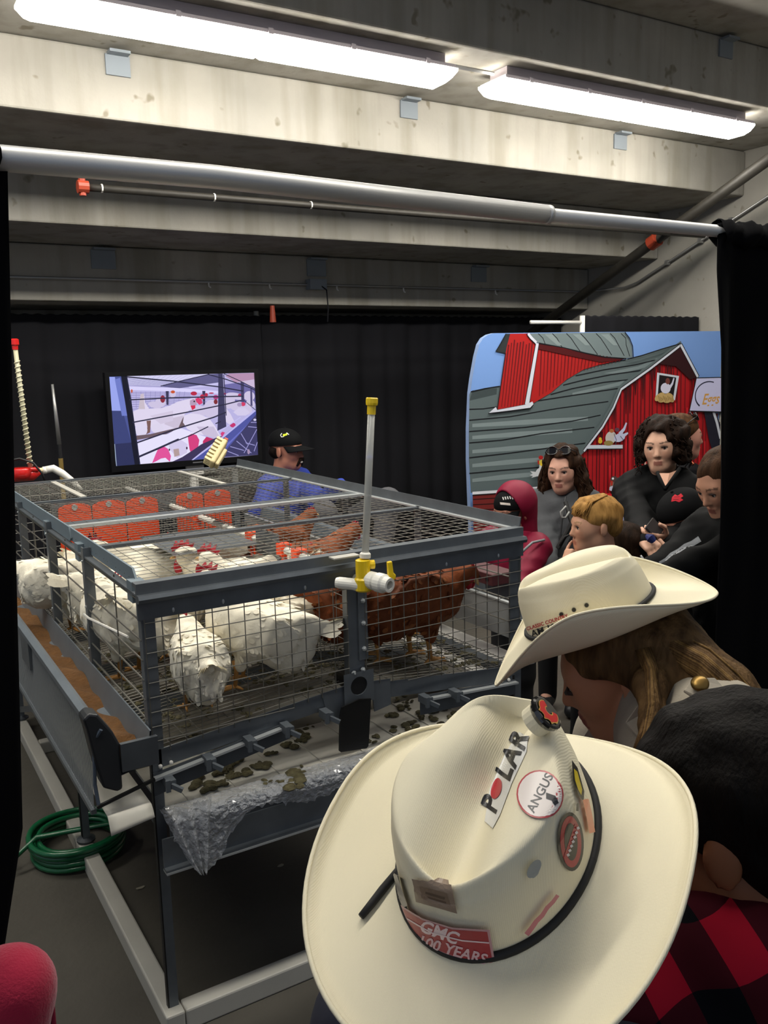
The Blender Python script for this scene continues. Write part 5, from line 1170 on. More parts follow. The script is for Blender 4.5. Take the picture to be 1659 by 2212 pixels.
def ball_cap(d, material, brim_mat=None, bill=(0, .075), name='cap', lift=0.0, button=True):
    c = link(name, sdf_mesh(name, sprims([('e', (0, -.012, .050+lift), (.086, .104, .078))], d), 0.006, 0.02, material=material,
             clip=None), d['o'])
    # trim below the band
    me = c.data; bm = bmesh.new(); bm.from_mesh(me); Rm = Matrix(d['R'].tolist()); n = Rm @ Vector((0, -0.10, 1)); co = Vector(hpt(d, (0, 0, .030+lift)))
    bmesh.ops.bisect_plane(bm, geom=bm.verts[:]+bm.edges[:]+bm.faces[:], plane_co=co, plane_no=n, clear_inner=True); bm.to_mesh(me); bm.free()
    s_ = c.modifiers.new('t', 'SOLIDIFY'); s_.thickness = 0.004
    def bl(u, v):
        a = (u-.5)*2; th = a*1.25; r0 = .088; x = math.sin(th)*.080; y0 = math.cos(th)*.098-.012
        L = .092*math.cos(a*1.35)**.7 if abs(a*1.35) < 1.57 else 0
        return hpt(d, (x*(1+.10*v), y0+L*v, .034+lift-.10*y0*.4-.016*v-.018*a*a*(0.4+v)))
    b = MB().grid(bl, 22, 8).build('visor', brim_mat or material, c, smooth=True); s_ = b.modifiers.new('t', 'SOLIDIFY'); s_.thickness = 0.004
    MB().ball(hpt(d, (0, -.012, .129+lift)), .007*d['hs'], 10, 6).build('button', material, c, smooth=True)
    return c
def wrap_art(art, name, obj, material, maxlen, parent, lift=0.0006, flip=False):
    """print shapes drawn in photo pixels, wrapped onto the visible surface of obj"""
    dg = bpy.context.evaluated_depsgraph_get(); oe = obj.evaluated_get(dg); me = oe.to_mesh(); mw = world_of(obj); bm = bmesh.new(); bm.from_mesh(me); bm.transform(mw); bmesh.ops.triangulate(bm, faces=bm.faces); tree = BVHTree.FromBMesh(bm); bm.free(); oe.to_mesh_clear()
    inv = world_of(parent).inverted(); last = [None]
    def fn(u, v, h):
        dr = Vector(ray(u, v)).normalized(); hit = tree.ray_cast(Vector(CAM), dr)
        if hit[0] is None: p = last[0] or (Vector(CAM)+dr*0.7); return inv @ p
        n = hit[1]; n = n if n.dot(dr) < 0 else -n; p = hit[0]+n*(lift+h); last[0] = p; return inv @ p
    return link(name, art.mesh(name, material, fn, 0.00012, maxlen), parent)
def world_of(o):
    m = o.matrix_basis.copy(); p = o.parent; mp_ = o.matrix_parent_inverse.copy()
    return (world_of(p) @ mp_ @ m) if p is not None else m
def sunglasses(d, z=.098, y=.045, pitch=35, name='sunglasses', parent=None, label=None):
    r = MB(); Rm = rotm(pitch, 0, 0)
    def Q(p): return hpt(d, Rm @ np.array(p)+np.array([0, y, z]))
    m = MB()
    for q in (-1, 1):
        pts = [(q*(.034+.028*math.cos(a)), .010-.006*abs(math.cos(a)), .021*math.sin(a)) for a in [2*math.pi*i/18 for i in range(18)]]
        m.add([Q(p) for p in pts]+[Q((p[0], p[1]-.003, p[2])) for p in pts], [tuple(range(18)), tuple(range(35, 17, -1))]+[(i, (i+1) % 18, (i+1) % 18+18, i+18) for i in range(18)])
    fr = MB()
    for q in (-1, 1):
        fr.tube([Q((q*(.034+.029*math.cos(a)), .011-.006*abs(math.cos(a)), .022*math.sin(a))) for a in [2*math.pi*i/18 for i in range(19)]], .0022, 6); fr.tube([Q((q*.062, .004, .006)), Q((q*.080, -.03, .006)), Q((q*.078, -.09, -.01))], .0025, 6)
    fr.tube([Q((-.008, .012, .004)), Q((0, .014, .006)), Q((.008, .012, .004))], .0022, 6)
    a = fr.build(name, mat('black_frame', '#0c0c10', 0.25, coat=0.4), d['o'], smooth=True); m.build('lens', mat('dark_lens', '#11131a', 0.05, spec=1.0, coat=1.0), a)
    return a

def AT(px, py, D): return at(px, py, D=D)
# ---- girl with long curly hair and grey hoodie
M_HOOD = mat('grey_fleece', '#55575a', 0.95, var=0.15, vscale=12, spec=0.1, bump=0.2, bscale=200)
g = person('girl with long curly brown hair and sunglasses on her head, grey hoodie', 3.12, 3.36, 233, 1.40, skin='#cb9a85', lip='#96544d', brow='#35241c', head=(4, 6, 3), top_mat=M_HOOD, w=0.95,
           arms={'R': (AT(1180, 1170, 4.45), AT(1195, 1260, 4.2)), 'L': (AT(1300, 1180, 4.45), AT(1260, 1250, 4.2))})
HM_ = hairmat('dark_brown', '#3a2618', '#1a0f09')
hp_ = CAPP+[('e', (0, -.02, .052), (.086, .104, .080))]
for q in (-1, 1): hp_ += [('c', (q*.072, -.01, .045), .028, (q*.095, -.005, -.06), .036), ('c', (q*.095, -.005, -.06), .036, (q*.115, .015, -.19), .044), ('c', (q*.115, .015, -.19), .046, (q*.12, .05, -.33), .034)]
hp_ += [('c', (0, -.09, 0), .06, (0, -.10, -.22), .07)]
hair(g, hp_, HM_, neg=[('e', (0, .09, -.035), (.056, .075, .095)), ('e', (0, .075, .035), (.052, .05, .045))], noise=0.007, freq=85)
rnd = random.Random(5); paths = []
for i in range(200):
    q = rnd.choice((-1, 1)); a = rnd.uniform(-.3, 1); x = q*rnd.uniform(.070, .098); y = rnd.uniform(-.08, .035); e = rnd.uniform(-.42, -.24)
    paths.append([(x, y, rnd.uniform(-.02, .06)), (q*rnd.uniform(.09, .125), y+.01, -.08), (q*rnd.uniform(.10, .180), y+.03, -.19), (q*rnd.uniform(.07, .185), y+.055, e)])
curls(g, paths, HM_, 0.0042, 0.0105, 6, seed=3); sunglasses(g, z=.105, y=.052, pitch=30)
cb = MB().tube([np.array(g['loc'](AT(*p))) for p in ((1222, 1085, 4.18), (1235, 1130, 4.12), (1205, 1185, 4.12))], .012, 8).build('camera_strap', mat('black_webbing', '#0c0c0d', 0.7), g['o'])
MB().tube([g['loc'](AT(*p)) for p in ((1223, 1093, 4.12), (1211, 1106, 4.12), (1213, 1118, 4.12), (1222, 1118, 4.12), (1230, 1105, 4.12))], .0045, 8).build('strap_buckle', mat('grey_plastic_clip', '#9a9a96', 0.4), cb, smooth=True)
MB().tube([g['loc'](AT(*p)) for p in ((1205, 1185, 4.12), (1220, 1160, 4.10), (1240, 1150, 4.10), (1228, 1175, 4.10))], .007, 8).build('strap_loop', mat('black_webbing', '#0c0c0d', 0.7), cb, smooth=True)
MB().tube([g['loc'](AT(1222, 1073, 4.2)), g['loc'](AT(1215, 1120, 4.16)), g['loc'](AT(1208, 1180, 4.16))], .004, 6).build('zip', mat('dark_zip', '#2b2c2e', 0.5), g['o']); fin(g)
# ---- woman with short curly hair, black jacket
M_BJ = mat('black_softshell', '#08090b', 0.8, var=0.3, vscale=8, spec=0.2)
wm = person('woman with short curly dark hair in a black half-zip jacket', 3.09, 2.70, 232, 1.57, skin='#d8a98f', lip='#a05a50', brow='#2c1c14', head=(2, 8, 4), head_off=(0, 0.01, .012), top_mat=M_BJ, w=.84,
            arms={'R': (AT(1382, 1122, 3.78), AT(1394, 1174, 3.45)), 'L': (AT(1512, 1120, 3.85), AT(1440, 1170, 3.5))},
            hands=[dict(org=AT(1386, 1160, 3.46), fwd=AT(1408, 1180, 3.40)-AT(1386, 1160, 3.46), up=(-0.4, -0.5, 0.75), side=-1, s=.95, curl=(40, 50, 40)),
                   dict(org=AT(1436, 1158, 3.5), fwd=AT(1412, 1166, 3.45)-AT(1436, 1158, 3.5), up=(-0.3, -0.6, -0.5), side=1, s=.95, curl=(35, 45, 40))],
            top=lambda H, sh, hc, zz: [('c', sh+np.array([-.05*H, -.02, .02*H]), .034*H, sh+np.array([.05*H, -.02, .02*H]), .034*H), ('c', sh+np.array([0, -.035, .045*H]), .036*H, sh+np.array([0, -.04, .02*H]), .05*H)])
HW = hairmat('black_brown', '#2b1c13', '#120a06')
rnd = random.Random(8); lump = CAPP+[('e', (0, -.025, .050), (.092, .110, .088))]
for i in range(46):
    a = rnd.uniform(-2.6, 2.6); z = rnd.uniform(-.07, .085); rr = .088 if z < .06 else .07; lump.append(('e', (rr*math.sin(a)*1.08, -rr*math.cos(a)*1.1*(1 if abs(a) < 1.7 else .8)-.02, z), (.026, .026, .026)))
hair(wm, lump, HW, neg=[('e', (0, .088, -.045), (.058, .070, .105)), ('e', (.012, .085, .02), (.050, .055, .06))], noise=0.006, freq=95)
paths = []
for i in range(260):
    a = rnd.uniform(-2.5, 2.5); z = rnd.uniform(-.05, .13); c_ = .098 if z < .07 else .098*math.sqrt(max(0.05, 1-((z-.05)/.092)**2))
    p = (c_*math.sin(a), -c_*math.cos(a)-.015, z); paths.append([p, (p[0]*1.16, p[1]*1.1-.005, z-.02), (p[0]*1.2, p[1]*1.12, z-rnd.uniform(.04, .075))])
curls(wm, paths, HW, 0.0040, 0.009, 2.0, 16, seed=4)
MB().ball(hpt(wm, (-.079, -.006, -.042)), .006, 8, 6).build('earring', mat('pearl', '#d9d5c6', 0.2), wm['o'], smooth=True)
# open neckline showing skin
p0 = np.array(hpt(wm, (0, .052, -.128)))
MB().add([wm['loc'](AT(*p)) for p in ((1421, 1022, 3.72), (1446, 1022, 3.70), (1464, 1015, 3.72), (1438, 1056, 3.66))], [(0, 3, 1), (1, 3, 2)]).build('neckline_skin', mat('hand_skin_cb9a80', '#cb9a80', 0.55, var=0.08, vscale=30), wm['o'])
MB().tube([wm['loc'](AT(*p)) for p in ((1420, 1020, 3.73), (1437, 1057, 3.665), (1437, 1057, 3.66), (1468, 1012, 3.73))], .008, 8).build('collar_edge', M_BJ, wm['o'], smooth=True); fin(wm)
ph = empty('smartphone', AT(1418, 1150, 3.42), 'grey smartphone in the hand of the curly-haired woman', 'phone')
a, b_ = AT(1402, 1130, 3.42), AT(1424, 1155, 3.44)
MB().bar(a, b_, 0.055, 0.009, up=(-.5, -.7, .5)).build('body', mat('phone_case', '#33343a', 0.4), ph); MB().bar(a+np.array([-.004, -.005, .004]), b_+np.array([-.004, -.005, .004]), 0.049, 0.004, up=(-.5, -.7, .5)).build('screen', mat('dim_phone_glass', '#55504f', 0.15), ph)
MB().tube([AT(1398, 1158, 3.40), AT(1406, 1163, 3.38), AT(1412, 1170, 3.38)], [.010, .018, .012], 10).build('blue_pouch', mat('blue_cloth', '#16225e', 0.7), label='small blue pouch held by the curly-haired woman', cat='pouch')
# ---- person behind her, in profile with sunglasses on the head
bh = person('person behind the curly-haired woman, profile to the right, sunglasses pushed up', 3.66, 3.09, 118, 1.56, skin='#b98370', brow='#4a2f20', head=(0, 0, 0), top_mat=mat('black_orange_jacket', '#0b0b0e', 0.85, spec=0.15), w=.95)
hair(bh, CAPP+[('c', (0, -.09, .02), .04, (0, -.13, -.02), .03)], hairmat('light_brown', '#5d4029', '#33200f'), neg=FACE, noise=0.003); sunglasses(bh, z=.102, y=.05, pitch=25)
MB().tube([bh['loc'](AT(1478, 985, 4.35)), bh['loc'](AT(1498, 1003, 4.30))], .006, 6).build('orange_piping', mat('orange_piping', '#b5532a', 0.6), bh['o']); fin(bh)
# ---- blond boy with a finger at his mouth
bfw = np.array([math.sin(math.radians(293)), math.cos(math.radians(293)), 0.0])
BM_ = np.array([2.335, 2.325, .925*1.345])+bfw*(.012*1.345+.098*.87)+np.array([0, 0, -.062*.87]); BF_ = AT(1243, 1160, 3.07)-AT(1231, 1203, 3.05); BF_ = BF_/np.linalg.norm(BF_)
bb = person('small blond boy with a finger at his mouth, black jacket', 2.335, 2.325, 297, 1.345, skin='#c9977a', lip='#a5604f', brow='#8a6a45', head=(2, -4, 0), hs=.87, top_mat=mat('black_fleece_jacket', '#090a0c', 0.9, spec=0.15), w=1.02,
            arms={'R': (AT(1300, 1330, 3.2), AT(1270, 1360, 3.0)), 'L': (AT(1235, 1310, 2.95), BM_-BF_*.112)},
            hands=[dict(org=BM_-BF_*.100, fwd=BF_, up=(-0.78, .1, 0.15), side=-1, s=.68, curl=(75, 70, 40), point=0)])
hair(bb, [('e', (0, -.020, .046), (.083, .106, .084)), ('e', (0, .030, .078), (.060, .058, .040)), ('e', (0, -.07, -.01), (.065, .05, .05))], hairmat('blond', '#b98c4f', '#7d5a2b'),
     neg=[('e', (0, .098, -.045), (.064, .066, .088)), ('e', (.085, .02, -.05), (.03, .05, .055)), ('e', (-.085, .02, -.05), (.03, .05, .055))], noise=0.0025, freq=120); 
rnd = random.Random(3); paths = []
for i in range(80):
    a = rnd.uniform(-1.5, 1.5); paths.append([(.02*math.sin(a), -.05, .128), (.062*math.sin(a), .03+.02*math.cos(a), .112), (.066*math.sin(a), .055+.036*math.cos(a), rnd.uniform(.048, .078))])
curls(bb, paths, hairmat('blond', '#b98c4f', '#7d5a2b'), 0.004, 0.002, 1, 10, seed=6); fin(bb)
# ---- dark-haired boy seen from behind
db = person('boy with short dark brown hair seen from behind, dark jacket with grey piping', 2.585, 2.45, 335, 1.175, skin='#a8765c', head=(8, 0, 0), hs=.95, top_mat=mat('navy_jacket', '#0f1116', 0.85), w=1.0)
hair(db, [('e', (0, -.020, .046), (.084, .107, .086)), ('e', (0, -.06, -.02), (.070, .055, .055))], hairmat('short_brown', '#2f2117', '#170e08'), neg=FACE+[('e', (.088, .01, -.03), (.02, .04, .045)), ('e', (-.088, .01, -.03), (.02, .04, .045))], noise=0.003, freq=110)
MB().tube([db['loc'](AT(*p)) for p in ((1384, 1200, 3.36), (1396, 1216, 3.34), (1398, 1240, 3.33))], .004, 6).build('grey_piping', mat('grey_piping', '#7d7f82', 0.6), db['o'], smooth=True); fin(db)
# ---- child in pink hooded jacket with black cap
M_PINK = mat('pink_rain_jacket', '#7d0f30', 0.6, spec=0.25, var=0.15, vscale=10)
pk = person('child in a pink hooded rain jacket and black cap beside the cage', 2.68, 3.22, 262, 1.235, skin='#a9745f', brow='#2c1d16', head=(10, 4, 0), hs=.97, top_mat=M_PINK, w=1.1, top_kw=dict(noise=wrinkle(0.007, 16)),
            arms={'R': (AT(1150, 1290, 4.1), AT(1100, 1300, 3.9)), 'L': (AT(1110, 1280, 3.95), AT(1075, 1270, 3.85))}, arm_r=1.15)
ball_cap(pk, mat('black_cap_cloth', '#090a0c', 0.85, spec=0.15), lift=-.006)
hair(pk, [('e', (0, -.03, .040), (.100, .112, .108)), ('c', (0, -.05, -.03), .085, (0, -.05, -.12), .075)], M_PINK, neg=[('e', (0, .075, .0), (.078, .085, .125)), ('e', (0, .03, .02), (.084, .085, .09))], noise=0.003, freq=40, name='hood', kneg=0.01)
A3 = Art(); A3.poly([(1080, 1085), (1102, 1087), (1103, 1092), (1081, 1090)], '#d8cdc4').text('WRANGLER', 1095, 1076, 11, '#c9c9c6', rot=0.2)
A3.t[-1] = ([(u, 2*1076-v) for u, v in A3.t[-1][0]], [f[::-1] for f in A3.t[-1][1]], A3.t[-1][2])
A3.t[-1:] = []                                            # lettering is too small to read in the photo: only the pale badge shows
for i in range(7): A3.line([(1086+i*5, 1072+abs(i-3)*0.6), (1088+i*5, 1078+abs(i-3)*0.6)], 2.4, '#b9b9b5')
capo = [c for c in pk['o'].children if c.name.startswith('cap')][0]
wrap_art(A3, 'cap_badge', capo, M_PRINT, 4, pk['o'])
MB().tube([pk['loc'](AT(*p)) for p in ((1128, 1192, 3.95), (1150, 1172, 4.0), (1176, 1166, 4.05))], .006, 6).build('reflective_piping', mat('grey_piping', '#7d7f82', 0.6), pk['o'], smooth=True); fin(pk)
# ---- child with black cap carrying a red emblem
ck = person('child bending forward in a black cap with a red emblem', 2.91, 2.41, 282, 1.29, skin='#a97560', brow='#3a281d', head=(30, 0, 0), hs=.97, top_mat=mat('black_nylon', '#09090b', 0.75, spec=0.2), w=1.05)
cc = ball_cap(ck, mat('black_cap_cloth', '#090a0c', 0.85, spec=0.15), lift=0)
A4 = Art()
for p in ([(1452, 1074), (1458, 1068), (1464, 1071), (1471, 1066), (1476, 1072), (1470, 1076), (1476, 1080), (1467, 1085), (1459, 1082), (1450, 1084)], ): A4.poly(p, '#b01c2b')
for a_, b2 in (((1456, 1074), (1468, 1073)), ((1454, 1079), (1466, 1079))): A4.line([a_, b2], 1.2, '#5a0d16')
wrap_art(A4, 'red_emblem', cc, M_PRINT, 4, ck['o']); hair(ck, [('e', (0, -.03, .01), (.078, .09, .06))], hairmat('short_brown', '#2f2117', '#170e08'), neg=FACE, noise=0.002); fin(ck)
# ---- woman at the right drape looking down, reaching left
M_BT = mat('black_track_jacket', '#070809', 0.8, var=.2, vscale=10, spec=0.15)
rw = person('woman with long brown hair looking down beside the right black drape', 2.625, 1.995, 282, 1.53, skin='#bb8a70', lip='#8c4d44', brow='#3a261b', head=(28, -4, 0), top_mat=M_BT, w=.74,
            arms={'L': (AT(1490, 1222, 2.97), AT(1385, 1275, 3.0)), 'R': (AT(1450, 1212, 3.18), AT(1365, 1250, 3.12))}, arm_r=.9)
hr = hairmat('mid_brown', '#4a3322', '#231509')
hair(rw, [('e', (0, -.022, .040), (.079, .100, .080)), ('c', (0, -.09, .03), .045, (0, -.11, -.10), .045), ('c', (-.075, -.02, -.02), .028, (-.10, .03, -.16), .032), ('c', (-.10, .03, -.16), .032, (-.11, .08, -.34), .022), ('c', (0, -.11, -.1), .05, (-.05, -.09, -.35), .045)], hr, neg=[('e', (0, .088, -.042), (.062, .064, .098))], noise=0.003, freq=90)
rj = [c for c in rw['o'].children if c.name.startswith('jacket')][0]
A6 = Art().line([(1512, 1164), (1496, 1174), (1480, 1180), (1466, 1190), (1450, 1198), (1438, 1209), (1424, 1216)], 13, '#84878b', 5)
wrap_art(A6, 'sleeve_stripe', rj, M_PRINT, 5, rw['o'], lift=.001); fin(rw)
# ---- seated man in blue shirt
M_BLUE = mat('royal_blue_shirt', '#1c3596', 0.75, var=0.2, vscale=9)
knee = AT(838, 1082, 5.05); kn2 = AT(700, 1110, 5.0)
mn = person('moustached man in a blue shirt and black cap sitting behind the cage', 2.37, 5.13, 146, 1.72, skin='#a8705a', lip='#8a4a40', brow='#2c1c14', head=(2, -2, 0), head_off=(0, 0, 0.0), hs=1.08, top_mat=M_BLUE, w=1.08, legs_mat=mat('grey_trousers', '#4c4c50', 0.85, var=.15),
            seated=dict(hip=0.625, legs=[(kn2, (kn2[0], kn2[1]-.05, 0.12)), (knee, knee+np.array([-.10, -.05, -.40]))]),
            arms={'L': (AT(690, 1085, 5.35), AT(735, 1052, 5.12)), 'R': (AT(560, 1110, 5.35), AT(620, 1120, 5.1))},
            hands=[dict(org=AT(738, 1051, 5.10), fwd=AT(775, 1056, 5.0)-AT(738, 1051, 5.10), up=(0, -.1, 1), side=-1, s=1.05, curl=(15, 25, 20))])
capm = ball_cap(mn, mat('black_cap_cloth', '#090a0c', 0.85, spec=0.15), lift=.002)
hair(mn, [('e', (0, -.035, -.005), (.077, .082, .055))], hairmat('short_black', '#1d1512', '#0c0806'), neg=FACE+[('e', (.088, .0, -.02), (.025, .05, .05)), ('e', (-.088, .0, -.02), (.025, .05, .05))], noise=0.0015, vox=.005)
MB().tube([hpt(mn, (q*.030, .083, -.062+(-.026 if abs(q) == 1 else 0)+.0)) if abs(q) == 1 else hpt(mn, (q*.03, .099, -.047)) for q in (-1, -.5, 0, .5, 1)], [.006, .010, .010, .010, .006], 8).build('moustache', hairmat('moustache', '#2e211a', '#170f0b'), mn['o'], smooth=True)
MB().add([hpt(mn, p) for p in ((-.018, .099, -.060), (0, .103, -.058), (.018, .099, -.060), (.014, .099, -.068), (0, .102, -.070), (-.014, .099, -.068))], [(0, 1, 4, 5), (1, 2, 3, 4)]).build('teeth', mat('teeth', '#d8d0c2', 0.3), mn['o'])
A5 = Art(); A5.line([(609, 936), (606, 940), (608, 944), (613, 943)], 1.6, '#d6d6d0').ell(614, 940, 3, 2.4, '#b7c728').ell(618.5, 938.5, 2.2, 2.4, '#b7c728').line([(619, 935), (624, 939)], 1.6, '#d6d6d0')
wrap_art(A5, 'cap_logo', capm, M_PRINT, 2, mn['o'])
for q in (-1, 1): MB().prism([hpt(mn, p) for p in ((q*.02, .045, -.135), (q*.06, .0, -.105), (q*.085, -.01, -.16), (q*.045, .055, -.185))], tuple(mn['R'] @ np.array([0, .006, .006]))).build('collar', M_BLUE, mn['o'])
fin(mn)
ht = AT(640, 1100, 5.3)
stl = empty('stool', P(2.37, 5.13, 0), 'tall dark stool under the man in blue', 'stool')
MB().lathe([(0.17, 0), (0.18, .02), (0.17, .04)], (2.37, 5.13, 0.455), (0, 0, 1), 20).build('seat', M_BPL, stl)
for i in range(4):
    a = i*math.pi/2+.6; MB().tube([(2.37+.13*math.cos(a), 5.13+.13*math.sin(a), .46), (2.37+.21*math.cos(a), 5.13+.21*math.sin(a), 0.0)], .013, 8).build('leg', M_GALD, stl)
# ================================================================ COWBOY HATS AND THE PEOPLE IN FRONT
M_STRAW = mat('cream_straw', '#e3dabd', 0.6, bump=0.12, bscale=500, bdist=0.002, weave=0.10, wscale=260, spec=0.3)
M_BANDC = mat('black_cord', '#0d0d0e', 0.7)
def brim_xy(ang, q):
    axR, axL, ayF, ayB, lR, lL, dF, dB, n = q; c, s = math.cos(ang), math.sin(ang)
    ax_, ay_, l, dd = (axR if c > 0 else axL), (ayF if s > 0 else ayB), (lR if c > 0 else lL), (dF if s > 0 else dB)
    xn = abs(c)**(2/n); yn = abs(s)**(2/n)
    return ax_*math.copysign(xn, c), ay_*math.copysign(yn, s), l*xn**2.2-dd*yn**2
def hat(label, M, q, bx, by, h, ch=0.030, curl=0.010, droop=0.0, mwid=0.018, name='cowboy_hat'):
    r = bpy.data.objects.new(name, None); COL.objects.link(r); r.matrix_basis = Matrix(M.tolist()); r.empty_display_size = .05; tag(r, label, 'hat', 'straw cowboy hats')
    nu, nv = 96, 22
    def br(u, v):
        a = 2*math.pi*u; X, Y, Z = brim_xy(a, q); b0 = (bx*math.cos(a), by*math.sin(a)); t = v
        z = Z*t**1.9-droop*math.sin(math.pi*t)*abs(math.cos(a))+(curl*((t-.86)/.14)**2*(0.35+0.65*abs(math.cos(a))) if t > .86 else 0)
        z += 0.010*(1-t)**6
        return (b0[0]+(X-b0[0])*t, b0[1]+(Y-b0[1])*t, z)
    b = MB().grid(br, nu, nv, closed_u=True).build('brim', M_STRAW, r, smooth=True); s_ = b.modifiers.new('t', 'SOLIDIFY'); s_.thickness = 0.0028; s_.offset = 0
    wire = MB().tube([br(i/nu, 1.0) for i in range(nu+1)], 0.0022, 6, caps=False).build('brim_edge', M_STRAW, b, smooth=True)
    def crn(u, m):
        a = 2*math.pi*u; c, s = math.cos(a), math.sin(a); m = m*2
        if m <= 1:
            t = m; sc = 1-.10*t**1.5-.10*max(0, t-.75)*2.0; z = h*(t**0.95)
            if t > .8: z = h*(.8**.95+(1-(1-(t-.8)/.2)**2)*(1-.8**.95))
            rho = 1.0
        else:
            t = 1; rho = 2-m; sc = .85*rho; z = h+.004*(1-rho*rho)
        x = bx*c*sc*(1-.20*max(0, s)*t); y = by*s*sc
        if m > .55:
            k = min(1, (m-.55)/.45)
            z -= k*ch*math.exp(-(x/mwid)**2)*(0.75+.25*math.cos(y/by*1.2))*(1 if m > 1 else .45)   # centre crease
            z -= k*.010*(1-s if m <= 1 else 1)*0.5*max(0, -y/by)                                   # lower at the back
            x -= math.copysign(k*.012*math.exp(-((y-.035)/.035)**2)*min(1, abs(x)/.03), x)          # side dents
        return (x, y, z)
    cr = MB().grid(crn, 96, 60, closed_u=True).build('crown', M_STRAW, r, smooth=True)
    MB().tube([(bx*1.015*math.cos(a), by*1.015*math.sin(a), .012) for a in [2*math.pi*i/64 for i in range(65)]], .0038, 8, caps=False).build('hat_band', M_BANDC, r, smooth=True)
    bpy.context.view_layer.update()
    return r, cr, b
def mat4(R3, c):
    M = np.eye(4); M[:3, :3] = R3; M[:3, 3] = c; return M
def eul(rx, ry, rz): return np.array(Euler((rx, ry, rz)).to_matrix())
def ptext(art, txt, cx, cy, size, col, dx, dy, **k):
    """text in photo pixels, baseline along (dx, dy)"""
    n = len(art.t); art.text(txt, 0, 0, size, col, **k)
    if len(art.t) == n: return
    l = math.hypot(dx, dy); dx, dy = dx/l, dy/l; vs, fs, c = art.t[-1]
    art.t[-1] = ([(cx+x*dx+y*dy, cy+x*dy-y*dx) for x, y in vs], fs, c)
# ---- the big hat in the foreground
R1 = eul(0.4296, -0.0043, -1.0424); c1 = np.array([0.4409, 0.5481, 1.4392])
q1 = (0.1577, 0.1546, 0.1753, 0.1913, 0.0131, 0.0109, 0.0521, 0.0033, 2.2)
kid = person('child wearing the sticker-covered cowboy hat in front of the cage', 0.415, 0.50, 59.7, 1.47, skin='#b98a70', head=(-24.6, 0, 0), head_off=(0.03, -.05, .02), top_mat=mat('navy_shirt', '#161b2b', 0.8), w=.78, eyes=False)
fin(kid)
off = c1-R1[:, 2]*.050-(np.array(kid['Mw'] @ Vector(tuple(kid['hc'])))); kid['o'].matrix_basis = Matrix.Translation((off[0], off[1], 0)) @ kid['Mw']
h1, cr1, br1 = hat('cream straw cowboy hat covered in stickers and pins, nearest the camera', mat4(R1, c1), q1, .0796, .1077, .100, ch=.040, curl=.012, mwid=.027)
M_STK = mat('sticker_print', '#ffffff', 0.35, attr=True, spec=0.5)
S = Art()
S.poly([(1048, 1775), (1058, 1705), (1090, 1630), (1122, 1582), (1142, 1592), (1138, 1625), (1108, 1690), (1082, 1760), (1066, 1790)], '#d9d8d2')
for ch_, px, py in (('P', 1060, 1742), ('L', 1090, 1672), ('A', 1105, 1638), ('R', 1121, 1604)): ptext(S, ch_, px, py, 55, '#121318', 52, -145, bold=2.0, shear=.25)
S.ell(1074, 1705, 12, 23, '#b1202e', rot=0.25)
S.ell(1166, 1718, 48, 52, '#b4474a').ell(1166, 1718, 44.5, 48.5, '#e4dad3'); ptext(S, 'ANGUS', 1168, 1716, 27, '#26262a', 42, -80, bold=.5, sx=1.0)
S.poly([(1180, 1715), (1200, 1722), (1203, 1735), (1196, 1742), (1192, 1732), (1180, 1728)], '#26262a')
S.ell(1228, 1817, 28, 63, '#111114', rot=-0.05).ell(1228, 1817, 22.5, 55, '#a51c2c', rot=-.05).ell(1228, 1817, 14, 40, '#121014', rot=-.05).poly([(1212, 1850), (1216, 1862), (1240, 1790), (1236, 1778)], '#a51c2c'); [S.line([(1219+k_*3.2, 1846-k_*9.5), (1224+k_*3.2, 1843-k_*9.5)], 5.5, '#d0c8ca') for k_ in range(7)]
S.poly([(1238, 1737), (1242, 1736), (1241, 1752), (1236, 1752)], '#111114')
S.poly([(1228, 1645), (1240, 1662), (1254, 1712), (1252, 1732), (1242, 1722), (1230, 1690)], '#141412').poly([(1232, 1664), (1239, 1670), (1249, 1708), (1247, 1720), (1240, 1708), (1234, 1688)], '#cdb51f')
S.line([(1256, 1728), (1263, 1760), (1270, 1798)], 13, '#dd8660')
S.poly([(897, 1893), (980, 1914), (990, 1966), (906, 1942)], '#8f7a66').poly([(912, 1908), (970, 1924), (978, 1952), (918, 1934)], '#7d6753').line([(925, 1922), (965, 1934)], 5, '#5f4c3c').line([(928, 1932), (968, 1944)], 3, '#5f4c3c')
S.poly([(856, 1880), (868, 1886), (890, 1950), (880, 1956), (866, 1922)], '#8d8783')
S.poly([(876, 1950), (920, 1975), (980, 1993), (1055, 1998), (1068, 2074), (1000, 2064), (940, 2042), (897, 2003)], '#b98b8f').poly([(880, 1957), (920, 1979), (980, 1997), (1051, 2002), (1063, 2069), (1000, 2060), (942, 2038), (900, 2001)], '#9c1428')
ptext(S, 'GMC', 955, 2005, 36, '#dcc3c6', 60, 22, bold=1.0); S.line([(890, 1978), (940, 2005), (1000, 2020), (1055, 2025)], 3, '#dcc3c6'); ptext(S, '100 YEARS', 982, 2042, 31, '#d3aeb3', 90, 26, bold=.8)
S.ell(1145, 1870, 12, 22, '#9ea09a', rot=.5); S.line([(1130, 2008), (1142, 1992), (1150, 1980), (1162, 1968), (1172, 1952), (1184, 1940), (1194, 1926)], 11, '#c4767a', 8)
wrap_art(S, 'stickers', cr1, M_STK, 6, h1)
